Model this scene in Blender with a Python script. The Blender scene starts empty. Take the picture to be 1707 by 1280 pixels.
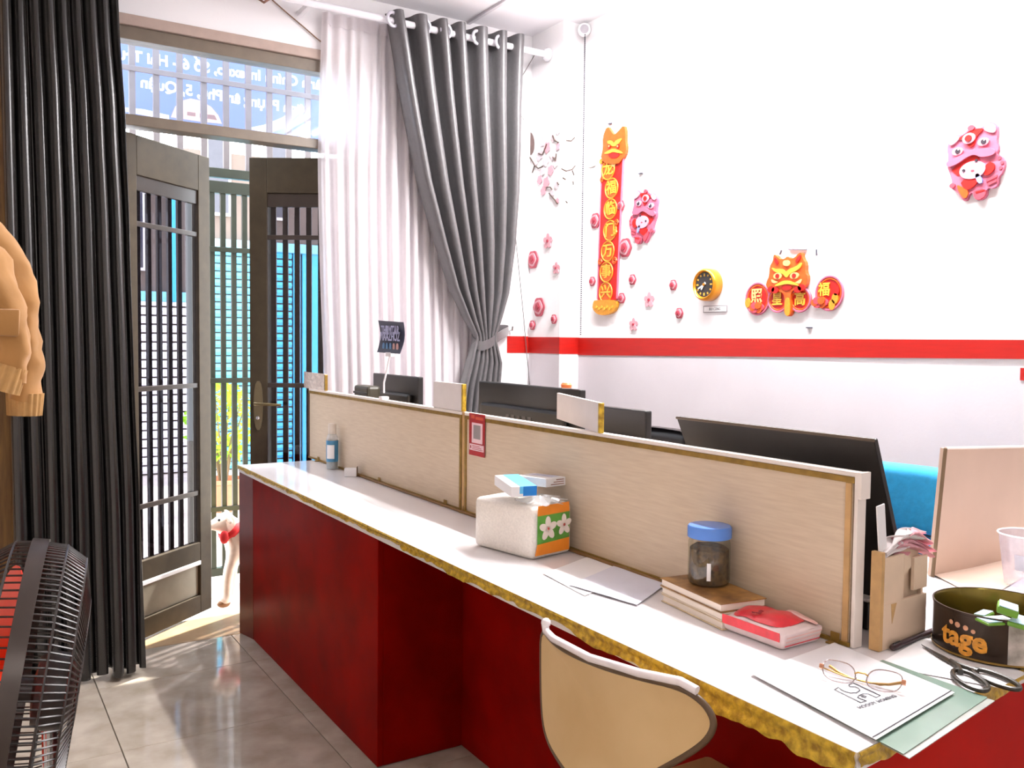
import bpy, bmesh, math, random
from mathutils import Vector as V, Matrix, noise as mn
random.seed(7)
sc = bpy.context.scene
COL = sc.collection
PI = math.pi

# ---------------------------------------------------------------- camera
YAW, PITCH, ROLL, FPX, EYE = .5570828, .0485650, .0108849, 1480.16, 1.35
FW = V((math.sin(YAW)*math.cos(PITCH), math.cos(YAW)*math.cos(PITCH), -math.sin(PITCH)))
_r0 = V((math.cos(YAW), -math.sin(YAW), 0)); _u0 = _r0.cross(FW)
RT = math.cos(ROLL)*_r0 + math.sin(ROLL)*_u0
UP = -math.sin(ROLL)*_r0 + math.cos(ROLL)*_u0
CAM = V((0, 0, EYE))
cd = bpy.data.cameras.new('camera'); co = bpy.data.objects.new('camera', cd); COL.objects.link(co)
cd.sensor_width = 36; cd.lens = FPX/1707*36; cd.clip_start = .02; cd.clip_end = 200
co.matrix_world = Matrix(((RT.x, UP.x, -FW.x, CAM.x), (RT.y, UP.y, -FW.y, CAM.y), (RT.z, UP.z, -FW.z, CAM.z), (0, 0, 0, 1)))
sc.camera = co

# ---------------------------------------------------------------- light and exposure
w = bpy.data.worlds.new('sky'); sc.world = w; w.use_nodes = True
wb = w.node_tree.nodes['Background']; wb.inputs[0].default_value = (.86, .93, 1, 1); wb.inputs[1].default_value = 6.5
def light(name, kind, loc, energy, col=(1, 1, 1), rot=None, size=None, size_y=None):
    l = bpy.data.lights.new(name, kind); l.energy = energy; l.color = col
    o = bpy.data.objects.new(name, l); COL.objects.link(o); o.location = loc
    if rot is not None: o.rotation_euler = rot
    if kind == 'AREA':
        l.shape = 'RECTANGLE'; l.size = size; l.size_y = size_y
    if kind == 'SUN': l.angle = math.radians(1.0)
    return o
sd = V((-.36, -.20, -.91))
so = light('sun', 'SUN', (3, 12, 12), 9.0, (1, .95, .86)); so.rotation_euler = sd.to_track_quat('-Z', 'Y').to_euler()
LAMPX = 2.30
tubes = [light('tube_light', 'AREA', (LAMPX, y, 2.90), e, (1, .97, .96), (0, 0, 0), .05, 1.18) for y, e in ((1.75, 56), (2.95, 30))]
ups = [light('tube_light_up', 'AREA', (LAMPX, y, 2.86), 13, (1, .97, .96), (PI, 0, 0), .05, 1.18) for y in (1.75, 2.95)]
back = light('back_fill_light', 'AREA', (.25, -1.6, 2.90), 17, (1, .96, .93), (0, 0, 0), .06, 1.2)  # unseen fill added at the back of the room to brighten the divider fronts
sc.view_settings.view_transform = 'Standard'; sc.view_settings.look = 'None'
sc.view_settings.exposure = 0.62; sc.view_settings.gamma = 1; sc.view_settings.use_curve_mapping = False
sc.cycles.max_bounces = 10; sc.cycles.transparent_max_bounces = 16; sc.cycles.sample_clamp_indirect = 6

# ---------------------------------------------------------------- layout helper: where a ray of the lens meets a wall, table or floor plane
def ray(px, py): return FW + RT*((px-853.5)/FPX) - UP*((py-640)/FPX)
def at(px, py, X=None, Y=None, Z=None):
    d = ray(px, py)
    t = X/d.x if X is not None else Y/d.y if Y is not None else (Z-EYE)/d.z
    return CAM + d*t

# ---------------------------------------------------------------- materials
def lin(c):
    c = c/255
    return c/12.92 if c <= .04045 else ((c+.055)/1.055)**2.4
def rgb(c): return (lin(c[0]), lin(c[1]), lin(c[2]), 1)
MATS = {}
def mat(name, col, rough=.5, metal=0, vary=.08, scale=18, bump=0, coat=0, sheen=0, spec=.5, stretch=None, col2=None, bscale=None, trans=0):
    if name in MATS: return MATS[name]
    m = bpy.data.materials.new(name); m.use_nodes = True; nt = m.node_tree; N = nt.nodes; L = nt.links
    p = N['Principled BSDF']
    tc = N.new('ShaderNodeTexCoord'); nz = N.new('ShaderNodeTexNoise'); nz.inputs['Scale'].default_value = scale; nz.inputs['Detail'].default_value = 5
    if stretch:
        mp = N.new('ShaderNodeMapping'); mp.inputs['Scale'].default_value = stretch
        L.new(tc.outputs['Object'], mp.inputs[0]); L.new(mp.outputs[0], nz.inputs['Vector'])
    else: L.new(tc.outputs['Object'], nz.inputs['Vector'])
    rp = N.new('ShaderNodeValToRGB'); c = rgb(col)
    if col2: a, b = rgb(col2), c
    else: a = tuple(x*(1-vary) for x in c[:3])+(1,); b = tuple(min(1, x*(1+vary)) for x in c[:3])+(1,)
    rp.color_ramp.elements[0].color = a; rp.color_ramp.elements[1].color = b
    rp.color_ramp.elements[0].position = .32; rp.color_ramp.elements[1].position = .68
    L.new(nz.outputs['Fac'], rp.inputs[0]); L.new(rp.outputs[0], p.inputs['Base Color'])
    p.inputs['Roughness'].default_value = rough; p.inputs['Metallic'].default_value = metal
    p.inputs['Specular IOR Level'].default_value = spec
    p.inputs['Coat Weight'].default_value = coat; p.inputs['Coat Roughness'].default_value = .05
    p.inputs['Sheen Weight'].default_value = sheen
    p.inputs['Transmission Weight'].default_value = trans
    if bump:
        bp = N.new('ShaderNodeBump'); bp.inputs['Strength'].default_value = bump; bp.inputs['Distance'].default_value = .004
        if bscale:
            n2 = N.new('ShaderNodeTexNoise'); n2.inputs['Scale'].default_value = bscale; L.new(tc.outputs['Object'], n2.inputs['Vector']); L.new(n2.outputs['Fac'], bp.inputs['Height'])
        else: L.new(nz.outputs['Fac'], bp.inputs['Height'])
        L.new(bp.outputs[0], p.inputs['Normal'])
    MATS[name] = m; return m
def clear(name, col, gloss=.08, alpha=1.0, base=(255, 255, 255), rough=.03):
    """clear or tinted sheet: light goes through, a little is mirrored, (1-alpha) is a milky surface"""
    if name in MATS: return MATS[name]
    m = bpy.data.materials.new(name); m.use_nodes = True; nt = m.node_tree; N = nt.nodes; L = nt.links
    N.remove(N['Principled BSDF']); out = N['Material Output']
    tr = N.new('ShaderNodeBsdfTransparent'); tr.inputs[0].default_value = rgb(col)
    nz = N.new('ShaderNodeTexNoise'); nz.inputs['Scale'].default_value = 9
    df = N.new('ShaderNodeBsdfDiffuse'); df.inputs[0].default_value = rgb(base)
    mr = N.new('ShaderNodeMapRange'); mr.inputs[3].default_value = max(0, (1-alpha)*.8); mr.inputs[4].default_value = min(1, (1-alpha)*1.2)
    L.new(nz.outputs['Fac'], mr.inputs[0])
    m1 = N.new('ShaderNodeMixShader'); L.new(mr.outputs[0], m1.inputs[0]); L.new(tr.outputs[0], m1.inputs[1]); L.new(df.outputs[0], m1.inputs[2])
    gl = N.new('ShaderNodeBsdfGlossy'); gl.inputs['Roughness'].default_value = rough
    m2 = N.new('ShaderNodeMixShader'); m2.inputs[0].default_value = gloss
    L.new(m1.outputs[0], m2.inputs[1]); L.new(gl.outputs[0], m2.inputs[2]); L.new(m2.outputs[0], out.inputs[0])
    MATS[name] = m; return m
def veil(name, col, translucent=.5, transparent=.15, scale=40):
    if name in MATS: return MATS[name]
    m = bpy.data.materials.new(name); m.use_nodes = True; nt = m.node_tree; N = nt.nodes; L = nt.links
    N.remove(N['Principled BSDF']); out = N['Material Output']
    nz = N.new('ShaderNodeTexNoise'); nz.inputs['Scale'].default_value = scale
    tc = N.new('ShaderNodeTexCoord'); L.new(tc.outputs['Object'], nz.inputs['Vector'])
    rp = N.new('ShaderNodeValToRGB'); c = rgb(col); rp.color_ramp.elements[0].color = tuple(x*.93 for x in c[:3])+(1,); rp.color_ramp.elements[1].color = c
    L.new(nz.outputs['Fac'], rp.inputs[0])
    df = N.new('ShaderNodeBsdfDiffuse'); tl = N.new('ShaderNodeBsdfTranslucent'); tr = N.new('ShaderNodeBsdfTransparent')
    L.new(rp.outputs[0], df.inputs[0]); L.new(rp.outputs[0], tl.inputs[0])
    a = N.new('ShaderNodeMixShader'); a.inputs[0].default_value = translucent; L.new(df.outputs[0], a.inputs[1]); L.new(tl.outputs[0], a.inputs[2])
    b = N.new('ShaderNodeMixShader'); b.inputs[0].default_value = transparent; L.new(a.outputs[0], b.inputs[1]); L.new(tr.outputs[0], b.inputs[2])
    L.new(b.outputs[0], out.inputs[0]); MATS[name] = m; return m

# ---------------------------------------------------------------- mesh helpers
def BM(): return bmesh.new()
def box(bm, lo, hi, bev=0, M=None, seg=2):
    lo, hi = V(lo), V(hi)
    g = bmesh.ops.create_cube(bm, size=1)['verts']
    c = (lo+hi)/2; s = hi-lo
    for v in g: v.co = V((v.co.x*s.x, v.co.y*s.y, v.co.z*s.z))+c
    if bev:
        es = list({e for v in g for e in v.link_edges})
        r = bmesh.ops.bevel(bm, geom=es, offset=bev, segments=seg, affect='EDGES', profile=.5)
        g = list({v for f in r['faces'] for v in f.verts} | {v for v in g if v.is_valid})
        seen = set(g); st = list(g)
        while st:
            v = st.pop()
            for e in v.link_edges:
                o = e.other_vert(v)
                if o not in seen: seen.add(o); st.append(o)
        g = list(seen)
    if M is not None:
        for v in g: v.co = M @ v.co
    return g
def frame(o, u, v=None, n=None):
    """4x4 from origin and axes (columns u, v, n)"""
    u = V(u).normalized()
    if n is None: v = V(v).normalized(); n = u.cross(v).normalized()
    else:
        n = V(n).normalized(); v = n.cross(u).normalized()
    o = V(o)
    return Matrix(((u.x, v.x, n.x, o.x), (u.y, v.y, n.y, o.y), (u.z, v.z, n.z, o.z), (0, 0, 0, 1)))
def tube(bm, pts, r, seg=8, caps=True, closed=False):
    pts = [V(p) for p in pts]; n = len(pts); rs = r if isinstance(r, (list, tuple)) else [r]*n
    rings = []; up = None
    for i, p in enumerate(pts):
        if closed: t = (pts[(i+1) % n]-pts[i-1])
        else: t = pts[min(i+1, n-1)]-pts[max(i-1, 0)]
        t = t.normalized() if t.length > 1e-9 else V((0, 0, 1))
        if up is None: up = V((0, 0, 1)) if abs(t.z) < .9 else V((1, 0, 0))
        a = t.cross(up)
        if a.length < 1e-5: a = t.cross(V((.3, 1, .2)))
        a.normalize(); b = a.cross(t).normalized(); up = b
        rings.append([bm.verts.new(p+(a*math.cos(2*PI*k/seg)+b*math.sin(2*PI*k/seg))*rs[i]) for k in range(seg)])
    m = n if closed else n-1
    for i in range(m):
        A, B = rings[i], rings[(i+1) % n]
        for k in range(seg): bm.faces.new((A[k], A[(k+1) % seg], B[(k+1) % seg], B[k]))
    if caps and not closed:
        bm.faces.new(rings[0]); bm.faces.new(rings[-1][::-1])
def lathe(bm, prof, c, axis=None, seg=32, caps=True):
    """prof: list of (radius, height) along axis from c"""
    ax = V(axis).normalized() if axis is not None else V((0, 0, 1))
    a = ax.orthogonal().normalized(); b = ax.cross(a); c = V(c); rings = []
    for r, h in prof:
        rings.append([bm.verts.new(c+ax*h+(a*math.cos(2*PI*k/seg)+b*math.sin(2*PI*k/seg))*max(r, 1e-5)) for k in range(seg)])
    for A, B in zip(rings, rings[1:]):
        for k in range(seg): bm.faces.new((A[k], A[(k+1) % seg], B[(k+1) % seg], B[k]))
    if caps:
        bm.faces.new(rings[0][::-1]); bm.faces.new(rings[-1])
def prism(bm, poly, M, d):
    """polygon (u,v) extruded by d along the frame's normal"""
    A = [bm.verts.new(M @ V((x, y, 0))) for x, y in poly]; B = [bm.verts.new(M @ V((x, y, d))) for x, y in poly]
    n = len(poly)
    f = bm.faces.new(A[::-1]); g = bm.faces.new(B)
    for i in range(n): bm.faces.new((A[i], A[(i+1) % n], B[(i+1) % n], B[i]))
    f.normal_update(); g.normal_update(); bmesh.ops.triangulate(bm, faces=[f, g])
def ell(cx, cy, rx, ry, n=20, a0=0): return [(cx+rx*math.cos(2*PI*k/n+a0), cy+ry*math.sin(2*PI*k/n+a0)) for k in range(n)]
def smooth_poly(p, it=2):
    for _ in range(it):
        q = []
        for i in range(len(p)):
            a, b = p[i], p[(i+1) % len(p)]
            q += [(a[0]*.75+b[0]*.25, a[1]*.75+b[1]*.25), (a[0]*.25+b[0]*.75, a[1]*.25+b[1]*.75)]
        p = q
    return p
def grid(bm, fn, nu, nv, closed_u=False):
    vs = [[bm.verts.new(fn(i/nu, j/nv)) for j in range(nv+1)] for i in range(nu if closed_u else nu+1)]
    n = nu
    for i in range(n):
        A, B = vs[i], vs[(i+1) % len(vs)]
        for j in range(nv): bm.faces.new((A[j], B[j], B[j+1], A[j+1]))
def thick(bm, d):
    bmesh.ops.recalc_face_normals(bm, faces=bm.faces)
    bmesh.ops.solidify(bm, geom=list(bm.faces), thickness=d)
def ball(bm, c, r, sub=2, M=None):
    r = (r, r, r) if not isinstance(r, (tuple, list)) else r
    g = bmesh.ops.create_icosphere(bm, subdivisions=sub, radius=1)['verts']
    for v in g:
        q = V((v.co.x*r[0], v.co.y*r[1], v.co.z*r[2]))
        v.co = (M @ q if M is not None else q)+V(c)

ORG = {}
def finish(name, me, m, parent, smooth, origin):
    if m is not None: me.materials.append(m)
    if smooth:
        for p in me.polygons: p.use_smooth = True
    o = bpy.data.objects.new(name, me); COL.objects.link(o)
    if parent is not None:
        off = ORG[parent]; o.parent = parent
    else:
        if origin is None:
            xs = [v.co for v in me.vertices]
            off = V(((min(v.x for v in xs)+max(v.x for v in xs))/2, (min(v.y for v in xs)+max(v.y for v in xs))/2, min(v.z for v in xs)))
        else: off = V(origin)
        o.location = off
    me.transform(Matrix.Translation(-off)); ORG[o] = off
    return o
def obj(name, bm, m, parent=None, smooth=False, origin=None, sharp=None):
    bmesh.ops.recalc_face_normals(bm, faces=bm.faces)
    if smooth:
        for e in bm.edges:
            if len(e.link_faces) == 2 and e.calc_face_angle(0) > math.radians(sharp or 38): e.smooth = False
    me = bpy.data.meshes.new(name); bm.to_mesh(me); bm.free()
    return finish(name, me, m, parent, smooth, origin)
def thing(name, label, cat, loc, group=None):
    o = bpy.data.objects.new(name, None); COL.objects.link(o); o.location = loc; o.empty_display_size = .05
    ORG[o] = V(loc); tag(o, label, cat, group); return o
def tag(o, label, cat=None, group=None, kind=None):
    if label: o['label'] = label
    if cat: o['category'] = cat
    if group: o['group'] = group
    if kind: o['kind'] = kind
    return o
def struct(o, label=None):
    o['kind'] = 'structure'
    if label: o['label'] = label
    return o
def sthing(name, loc, label=None):
    o = bpy.data.objects.new(name, None); COL.objects.link(o); o.location = loc; o.empty_display_size = .05; ORG[o] = V(loc)
    return struct(o, label)
def text(s, size, M, m, parent, name='lettering', extrude=.0006, wide=1.0, align='CENTER', bold=0):
    cu = bpy.data.curves.new('text', 'FONT'); cu.body = s; cu.size = size; cu.align_x = align; cu.align_y = 'CENTER'; cu.extrude = extrude; cu.resolution_u = 3; cu.offset = bold
    t = bpy.data.objects.new('text', cu); COL.objects.link(t)
    dg = bpy.context.evaluated_depsgraph_get(); me = bpy.data.meshes.new_from_object(t.evaluated_get(dg))
    COL.objects.unlink(t); bpy.data.objects.remove(t); bpy.data.curves.remove(cu)
    me.materials.clear(); me.transform(M @ Matrix.Diagonal((wide, 1, 1, 1)))
    return finish(name, me, m, parent, False, None)

# ---------------------------------------------------------------- the palette
WALLW = mat('white_wall_paint', (240, 238, 240), .75, vary=.015, scale=3, bump=.08, bscale=120)
WALLG = mat('grey_lower_wall_paint', (202, 197, 202), .6, vary=.03, scale=4, bump=.06, bscale=90)
CEILM = mat('ceiling_paint', (236, 234, 238), .8, vary=.02, scale=4)
REDP = mat('red_stripe_paint', (172, 16, 6), .45, vary=.08, scale=9, stretch=(1, 1, 12))
TILE = mat('grey_beige_glossy_tile', (192, 182, 170), .09, vary=.1, scale=7, col2=(160, 149, 134))
GROUT = mat('tile_joint', (104, 96, 86), .8)
STONE = mat('tan_threshold_stone', (190, 160, 122), .4, col2=(168, 136, 98), scale=8)
PAVE = mat('pale_pavement', (196, 186, 176), .8, vary=.1, scale=12)
DARK = mat('dark_brown_door_enamel', (66, 56, 42), .6, vary=.12, scale=20, spec=.25)
HEADM = mat('grey_brown_head_enamel', (112, 100, 86), .4, vary=.1, scale=14)
TRIMB = mat('pale_brown_door_trim', (172, 152, 142), .5, vary=.06)
PANELM = mat('grey_kick_panel', (150, 142, 124), .4, vary=.06)
BARM = mat('dark_door_bar', (52, 42, 36), .4, vary=.1)
TINT = clear('tinted_glass', (196, 194, 200), .03)
PANE = clear('clear_glass', (240, 244, 250), .06)
GATEM = mat('dark_green_gate_paint', (38, 42, 30), .45, vary=.12)
CURT = mat('charcoal_satin_curtain', (22, 20, 19), .24, vary=.12, scale=60, sheen=.15, bump=.05, bscale=400, spec=.7)
CURT2 = mat('grey_satin_curtain', (84, 82, 84), .34, vary=.1, scale=60, sheen=.2, bump=.05, bscale=400, spec=.7)
SHEER = veil('white_sheer_voile', (250, 245, 248), .34, .08)
RODM = mat('white_rod', (232, 230, 236), .25, vary=.02)
CHROME = mat('chrome', (225, 225, 228), .12, 1, vary=.04)
REDLAM = mat('dark_red_gloss_laminate', (140, 9, 4), .4, vary=.12, scale=5, col2=(114, 7, 4), spec=.03)
REDEND = mat('lit_red_gloss_laminate', (182, 16, 5), .4, vary=.1, scale=5, spec=.04)  # counter red brightened: light on the near end panel put into the colour
WTOP = mat('white_gloss_worktop', (238, 234, 236), .14, vary=.02, scale=6)
GOLD = mat('worn_gold_edge_tape', (224, 188, 60), .3, .25, vary=.3, scale=70, col2=(150, 116, 30), bump=.6)
BRASS = mat('brown_gold_edge_strip', (150, 118, 52), .35, .4, vary=.2, scale=40)
LAM = mat('pale_wood_grain_laminate', (216, 197, 172), .5, scale=10, stretch=(1, 1.2, 16), col2=(206, 185, 160))
CREAM = mat('cream_edge_band', (236, 226, 218), .45, vary=.03)
OFFW = mat('off_white_board', (226, 218, 216), .5, vary=.03)
BLACKP = mat('black_plastic', (24, 22, 21), .38, vary=.1, scale=30)
BLACKM = mat('matt_black_board', (32, 27, 24), .55, vary=.15, scale=20)
WHITE = mat('white_paper', (246, 244, 246), .6, vary=.01)
WPLAS = mat('white_plastic', (236, 234, 236), .35, vary=.02)
INK = mat('dark_grey_ink', (84, 84, 92), .6)
CARD = mat('beige_board', (216, 188, 168), .6, vary=.04, scale=6)
MDF = mat('cut_board_edge', (196, 156, 104), .6, vary=.12, scale=30)

# ================================================================ THE SETTING
Y0, XW, ZC, XL, YB = 4.08, 2.77, 2.985, -.62, -2.8
XCOL, YCOL = 2.645, 3.785
# floor: slab and single tiles
fl = BM(); box(fl, (XL-.1, YB-.1, -.08), (XW+.1, 4.05, -.004)); floor = struct(obj('floor', fl, GROUT))
TX, TY, TS = .43, 3.07, .6
tile_me = {}
def tile_mesh(sx, sy):
    k = (round(sx, 3), round(sy, 3))
    if k not in tile_me:
        b = BM(); box(b, (-sx/2, -sy/2, -.0045), (sx/2, sy/2, 0), .0012, seg=1); me = bpy.data.meshes.new('tile'); b.to_mesh(me); b.free(); me.materials.append(TILE); tile_me[k] = me
    return tile_me[k]
i0 = math.floor((XL-TX)/TS); j0 = math.floor((YB-TY)/TS)
for i in range(i0, i0+8):
    for j in range(j0, j0+14):
        x0, x1 = max(TX+i*TS, XL)+.0015, min(TX+(i+1)*TS, XW)-.0015
        y0, y1 = max(TY+j*TS, YB)+.0015, min(TY+(j+1)*TS, 4.045)-.0015
        if x1-x0 < .03 or y1-y0 < .03: continue
        o = bpy.data.objects.new('tile', tile_mesh(x1-x0, y1-y0)); COL.objects.link(o); o.parent = floor
        o.location = V(((x0+x1)/2, (y0+y1)/2, 0))-ORG[floor]
b = BM(); box(b, (XL-.1, YB-.1, ZC), (XW+.1, Y0+.2, ZC+.1)); struct(obj('ceiling', b, CEILM))
# right wall: two paints and the red stripe
b = BM(); box(b, (XW, YB, 0), (XW+.12, Y0+.14, ZC)); wr = struct(obj('wall_right', b, WALLW))
b = BM(); box(b, (XW-.004, YB, 0), (XW-.0002, YCOL, 1.285)); struct(obj('lower_paint', b, WALLG, wr))
def stripe(name, pts, parent, M, d=.003):
    b = BM(); prism(b, pts, M, d); return obj(name, b, REDP, parent)
MW = frame((XW, 0, 0), (0, -1, 0), (0, 0, 1))            # right wall frame: u = -y, v = z, normal into the room
yn = at(1720, 570, X=XW).y
zt = lambda px, py: at(px, py, X=XW).z
tr = sthing('trim_1', (XW, 2, 1.33), 'bright red stripe painted along the white wall')
stripe('stripe', [(-YCOL, zt(968, 592)), (-yn, at(1720, 598.5, X=XW).z), (-yn, at(1720, 566.5, X=XW).z), (-YCOL, zt(968, 563))], tr, frame((XW-.004, 0, 0), (0, -1, 0), (0, 0, 1)))
# a second red strip beginning at the right edge of the frame
p0 = at(1703, 613, X=XW); p1 = at(1712, 634, X=XW)
stripe('stripe', [(-p0.y, p1.z), (-.3, p1.z-.01), (-.3, p0.z-.01), (-p0.y, p0.z)], tr, frame((XW-.004, 0, 0), (0, -1, 0), (0, 0, 1)))
# corner column
b = BM(); box(b, (XCOL, YCOL, 0), (XW+.02, Y0+.02, ZC)); wc = struct(obj('trim_2', b, WALLW), 'white square corner column carrying the blossom decal')
zs0, zs1 = at(936, 590, X=XCOL).z, at(936, 562, X=XCOL).z
b = BM(); box(b, (XCOL-.003, YCOL-.003, zs0), (XW-.0002, Y0-.001, zs1)); obj('stripe', b, REDP, wc)
b = BM(); box(b, (XCOL-.002, YCOL-.002, 0), (XW-.0002, Y0-.001, zs0-.005)); obj('lower_paint', b, WALLG, wc)
# front wall with the door opening
OX0, OX1, OZ = .53, 1.70, 2.70
b = BM()
box(b, (XL, Y0, 0), (OX0, Y0+.14, ZC)); box(b, (OX1, Y0, 0), (XW, Y0+.14, ZC)); box(b, (OX0, Y0, OZ), (OX1, Y0+.14, ZC))
wf = struct(obj('wall_front', b, WALLW))
zs = [at(845, y, Y=Y0).z for y in (588, 560)]; xs = at(845, 575, Y=Y0).x
b = BM(); box(b, (xs, Y0-.003, zs[0]), (XCOL-.004, Y0-.0002, zs[1])); obj('stripe', b, REDP, wf)
b = BM(); box(b, (XL-.12, YB, 0), (XL, Y0+.14, ZC)); struct(obj('wall_left', b, mat('left_wall_paint', (232, 222, 212), .8, vary=.02, scale=4)))
b = BM(); box(b, (XL, YB-.12, 0), (XW, YB, ZC)); struct(obj('wall_back', b, WALLW))
b = BM(); box(b, (2.245, YB, ZC-.012), (2.262, Y0, ZC)); struct(obj('trim_3', b, mat('ceiling_bead', (214, 210, 216), .6)), 'narrow bead running along the white ceiling')
# threshold and outdoors ground
b = BM(); box(b, (OX0-.2, 4.048, -.06), (OX1+.3, 4.36, .001), .004); struct(obj('trim_4', b, STONE), 'tan stone door threshold')
b = BM(); box(b, (-4, 4.36, -.12), (9, 14, -.03)); struct(obj('floor_outside', b, PAVE), 'pale sunlit pavement outside the door')

# door frame (head, jambs, transom bar)
d1 = sthing('door_1', (1.1, Y0, 0), 'dark frame of the front doorway with a wide transom bar')
def fbox(name, lo, hi, m, parent, bev=.003):
    b = BM(); box(b, lo, hi, bev); return obj(name, b, m, parent)
fbox('head_trim', (OX0, Y0-.012, 2.655), (OX1, Y0+.10, 2.70), TRIMB, d1)
fbox('head', (OX0, Y0+.005, 2.60), (OX1, Y0+.09, 2.655), HEADM, d1)
fbox('transom_bar', (OX0, Y0-.005, 2.242), (OX1, Y0+.085, 2.288), HEADM, d1)
fbox('jamb', (OX0, Y0, 0), (OX0+.045, Y0+.09, 2.60), DARK, d1)
fbox('jamb', (OX1-.045, Y0, 0), (OX1, Y0+.09, 2.60), DARK, d1)
w1 = sthing('window_1', (1.1, Y0+.04, 2.288), 'clear transom window above the front doors')
b = BM(); box(b, (OX0+.045, Y0+.042, 2.288), (OX1-.045, Y0+.047, 2.60)); obj('pane', b, PANE, w1)

# door leaves (each swung outwards)
def leaf(name, hinge, end, z1, label, handle=None, flip=1):
    hx, ex = V((hinge[0], hinge[1], 0)), V((end[0], end[1], 0)); W = (ex-hx).length; u = (ex-hx)/W
    n = V((u.y, -u.x, 0))                                   # faces the room
    if n.y > 0: n = -n
    M = Matrix(((u.x, 0, n.x, hx.x), (u.y, 0, n.y, hx.y), (0, 1, 0, 0), (0, 0, 0, 1)))   # (along, up, into the room)
    r = sthing(name, hx, label)
    def part(nm, lo, hi, m, bev=.003, par=None):
        b = BM(); box(b, lo, hi, bev, M); return obj(nm, b, m, par or r)
    S = .085; zb = .012
    part('stile', (0, zb, -.02), (S, z1, .02), DARK); part('stile', (W-S, zb, -.02), (W, z1, .02), DARK)
    part('top_rail', (S, z1-.17, -.02), (W-S, z1, .02), DARK); part('middle_rail', (S, .27, -.02), (W-S, .36, .02), DARK)
    part('bottom_rail', (S, zb, -.02), (W-S, .10, .02), DARK)
    part('kick_panel', (S, .10, -.008), (W-S, .25, .006), PANELM); part('ledge', (S, .25, -.018), (W-S, .27, .024), WPLAS)
    part('top_panel_frame', (S, z1-.235, -.012), (W-S, z1-.17, .012), BARM)
    part('pane', (S, .36, -.003), (W-S, z1-.235, .001), TINT, 0)
    n_b = 6; gap = W-2*S
    for k in range(n_b):
        c = S+gap*(k+.35)/n_b+.012
        part('bar', (c-.013, .36, -.019), (c+.013, z1-.235, -.005), BARM, .002)
    for z in (.60, 1.12, 1.84): part('cross_bar', (S, z-.011, .001), (W-S, z+.011, .013), BARM, .002)
    if handle:
        c = W-S/2; zh = 1.02
        prof = smooth_poly([(-.022, -.12), (.022, -.12), (.022, .12), (-.022, .12)], 2)
        b = BM(); prism(b, prof, M @ Matrix.Translation((c, zh, .02)), .006); pl = obj('handle_plate', b, mat('bronze_plate', (120, 108, 84), .3, .5), r)
        b = BM(); tube(b, [M @ V(p) for p in ((c+.01, zh+.01, .026), (c+.01, zh+.01, .05), (c-.02, zh+.01, .058), (c-.12, zh+.006, .056))], [.008, .008, .008, .007], 10); obj('lever', b, mat('bronze_lever', (128, 112, 80), .25, .7), pl, True)
        b = BM(); lathe(b, [(.009, 0), (.009, .008), (.006, .010)], M @ V((c, zh-.06, .026)), n, 14); obj('keyhole', b, CHROME, pl, True)
    return r
leaf('door_2', (.585, 4.10), (1.030, 4.481), 2.218, 'left dark door leaf with vertical bars and grey kick panel')
leaf('door_3', (1.650, 4.10), (1.216, 4.378), 2.222, 'right dark door leaf with bronze lever handle', True)

# ================================================================ OUTSIDE
GY = 5.0
gate = thing('street_gate', 'dark green barred metal gate seen between the open door leaves', 'gate', (1.3, GY, -.03))
gx0, gx1 = 1.09, 1.50
for x in (1.09, 1.50):
    b = BM(); box(b, (x-.02, GY-.02, -.03), (x+.02, GY+.02, 2.20), .003); obj('post', b, GATEM, gate)
for z0, z1 in ((2.22, 2.27), (2.135, 2.20), (.03, .075)):
    b = BM(); box(b, (gx0, GY-.022, z0), (gx1, GY+.022, z1), .003); obj('rail', b, GATEM, gate)
for z in (1.83, 1.115, .405):
    b = BM(); box(b, (gx0, GY-.03, z-.014), (gx1, GY-.018, z+.014), .002); obj('cross_bar', b, GATEM, gate)
k = 0; x = gx0+.03
while x < gx1-.02:
    b = BM(); box(b, (x-.0135, GY-.016, .075), (x+.0135, GY+.012, 2.135), .002); obj('bar', b, GATEM, gate); x += .0585
for px in (221, 261, 300, 340, 377, 414, 449, 481, 513, 545, 577):
    x = at(px, 250, Y=GY).x
    b = BM(); box(b, (x-.016, GY-.012, 2.27), (x+.016, GY+.012, 3.1), .002); obj('upper_bar', b, mat('grey_grille_bar', (98, 90, 90), .5), gate)
zb = at(378, 140, Y=GY).z
b = BM(); box(b, (.3, GY-.02, zb-.014), (2.2, GY-.008, zb+.014), .002); obj('upper_cross_bar', b, MATS['grey_grille_bar'], gate)

# banner behind the grille, seen from its back
BY = 5.45
ban = thing('banner', 'pale blue printed banner hanging outside above the gate, seen from behind', 'banner', (1.4, BY, 2.6))
q = [at(px, py, Y=BY) for px, py in ((150, 20), (600, 60), (600, 240), (150, 202))]
zb0, zb1 = at(370, 222, Y=BY).z, 3.35
BANM = veil('banner_cloth_blue', (128, 142, 196), .55, .05); BANC = veil('banner_cloth_cyan', (98, 166, 208), .55, .05)
BANW = veil('banner_cloth_white', (250, 246, 246), .6, .05)
b = BM(); box(b, (.55, BY, 2.56), (2.35, BY+.002, zb1)); obj('sheet', b, BANM, ban)
b = BM(); box(b, (.55, BY, zb0), (2.35, BY+.002, 2.56)); obj('lower_sheet', b, BANC, ban)
def bpx(px, py): p = at(px, py, Y=BY-.004); return (p.x, p.z)
MB_ = frame((0, BY-.001, 0), (1, 0, 0), (0, 0, 1))       # normal towards the room
b = BM(); prism(b, [bpx(*p) for p in ((285, 195), (292, 178), (302, 168), (318, 164), (336, 168), (352, 178), (364, 192), (370, 206), (330, 202))], MB_, .001); obj('printed_dome', b, veil('banner_print_peach', (250, 214, 196), .6, .05), ban)
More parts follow.
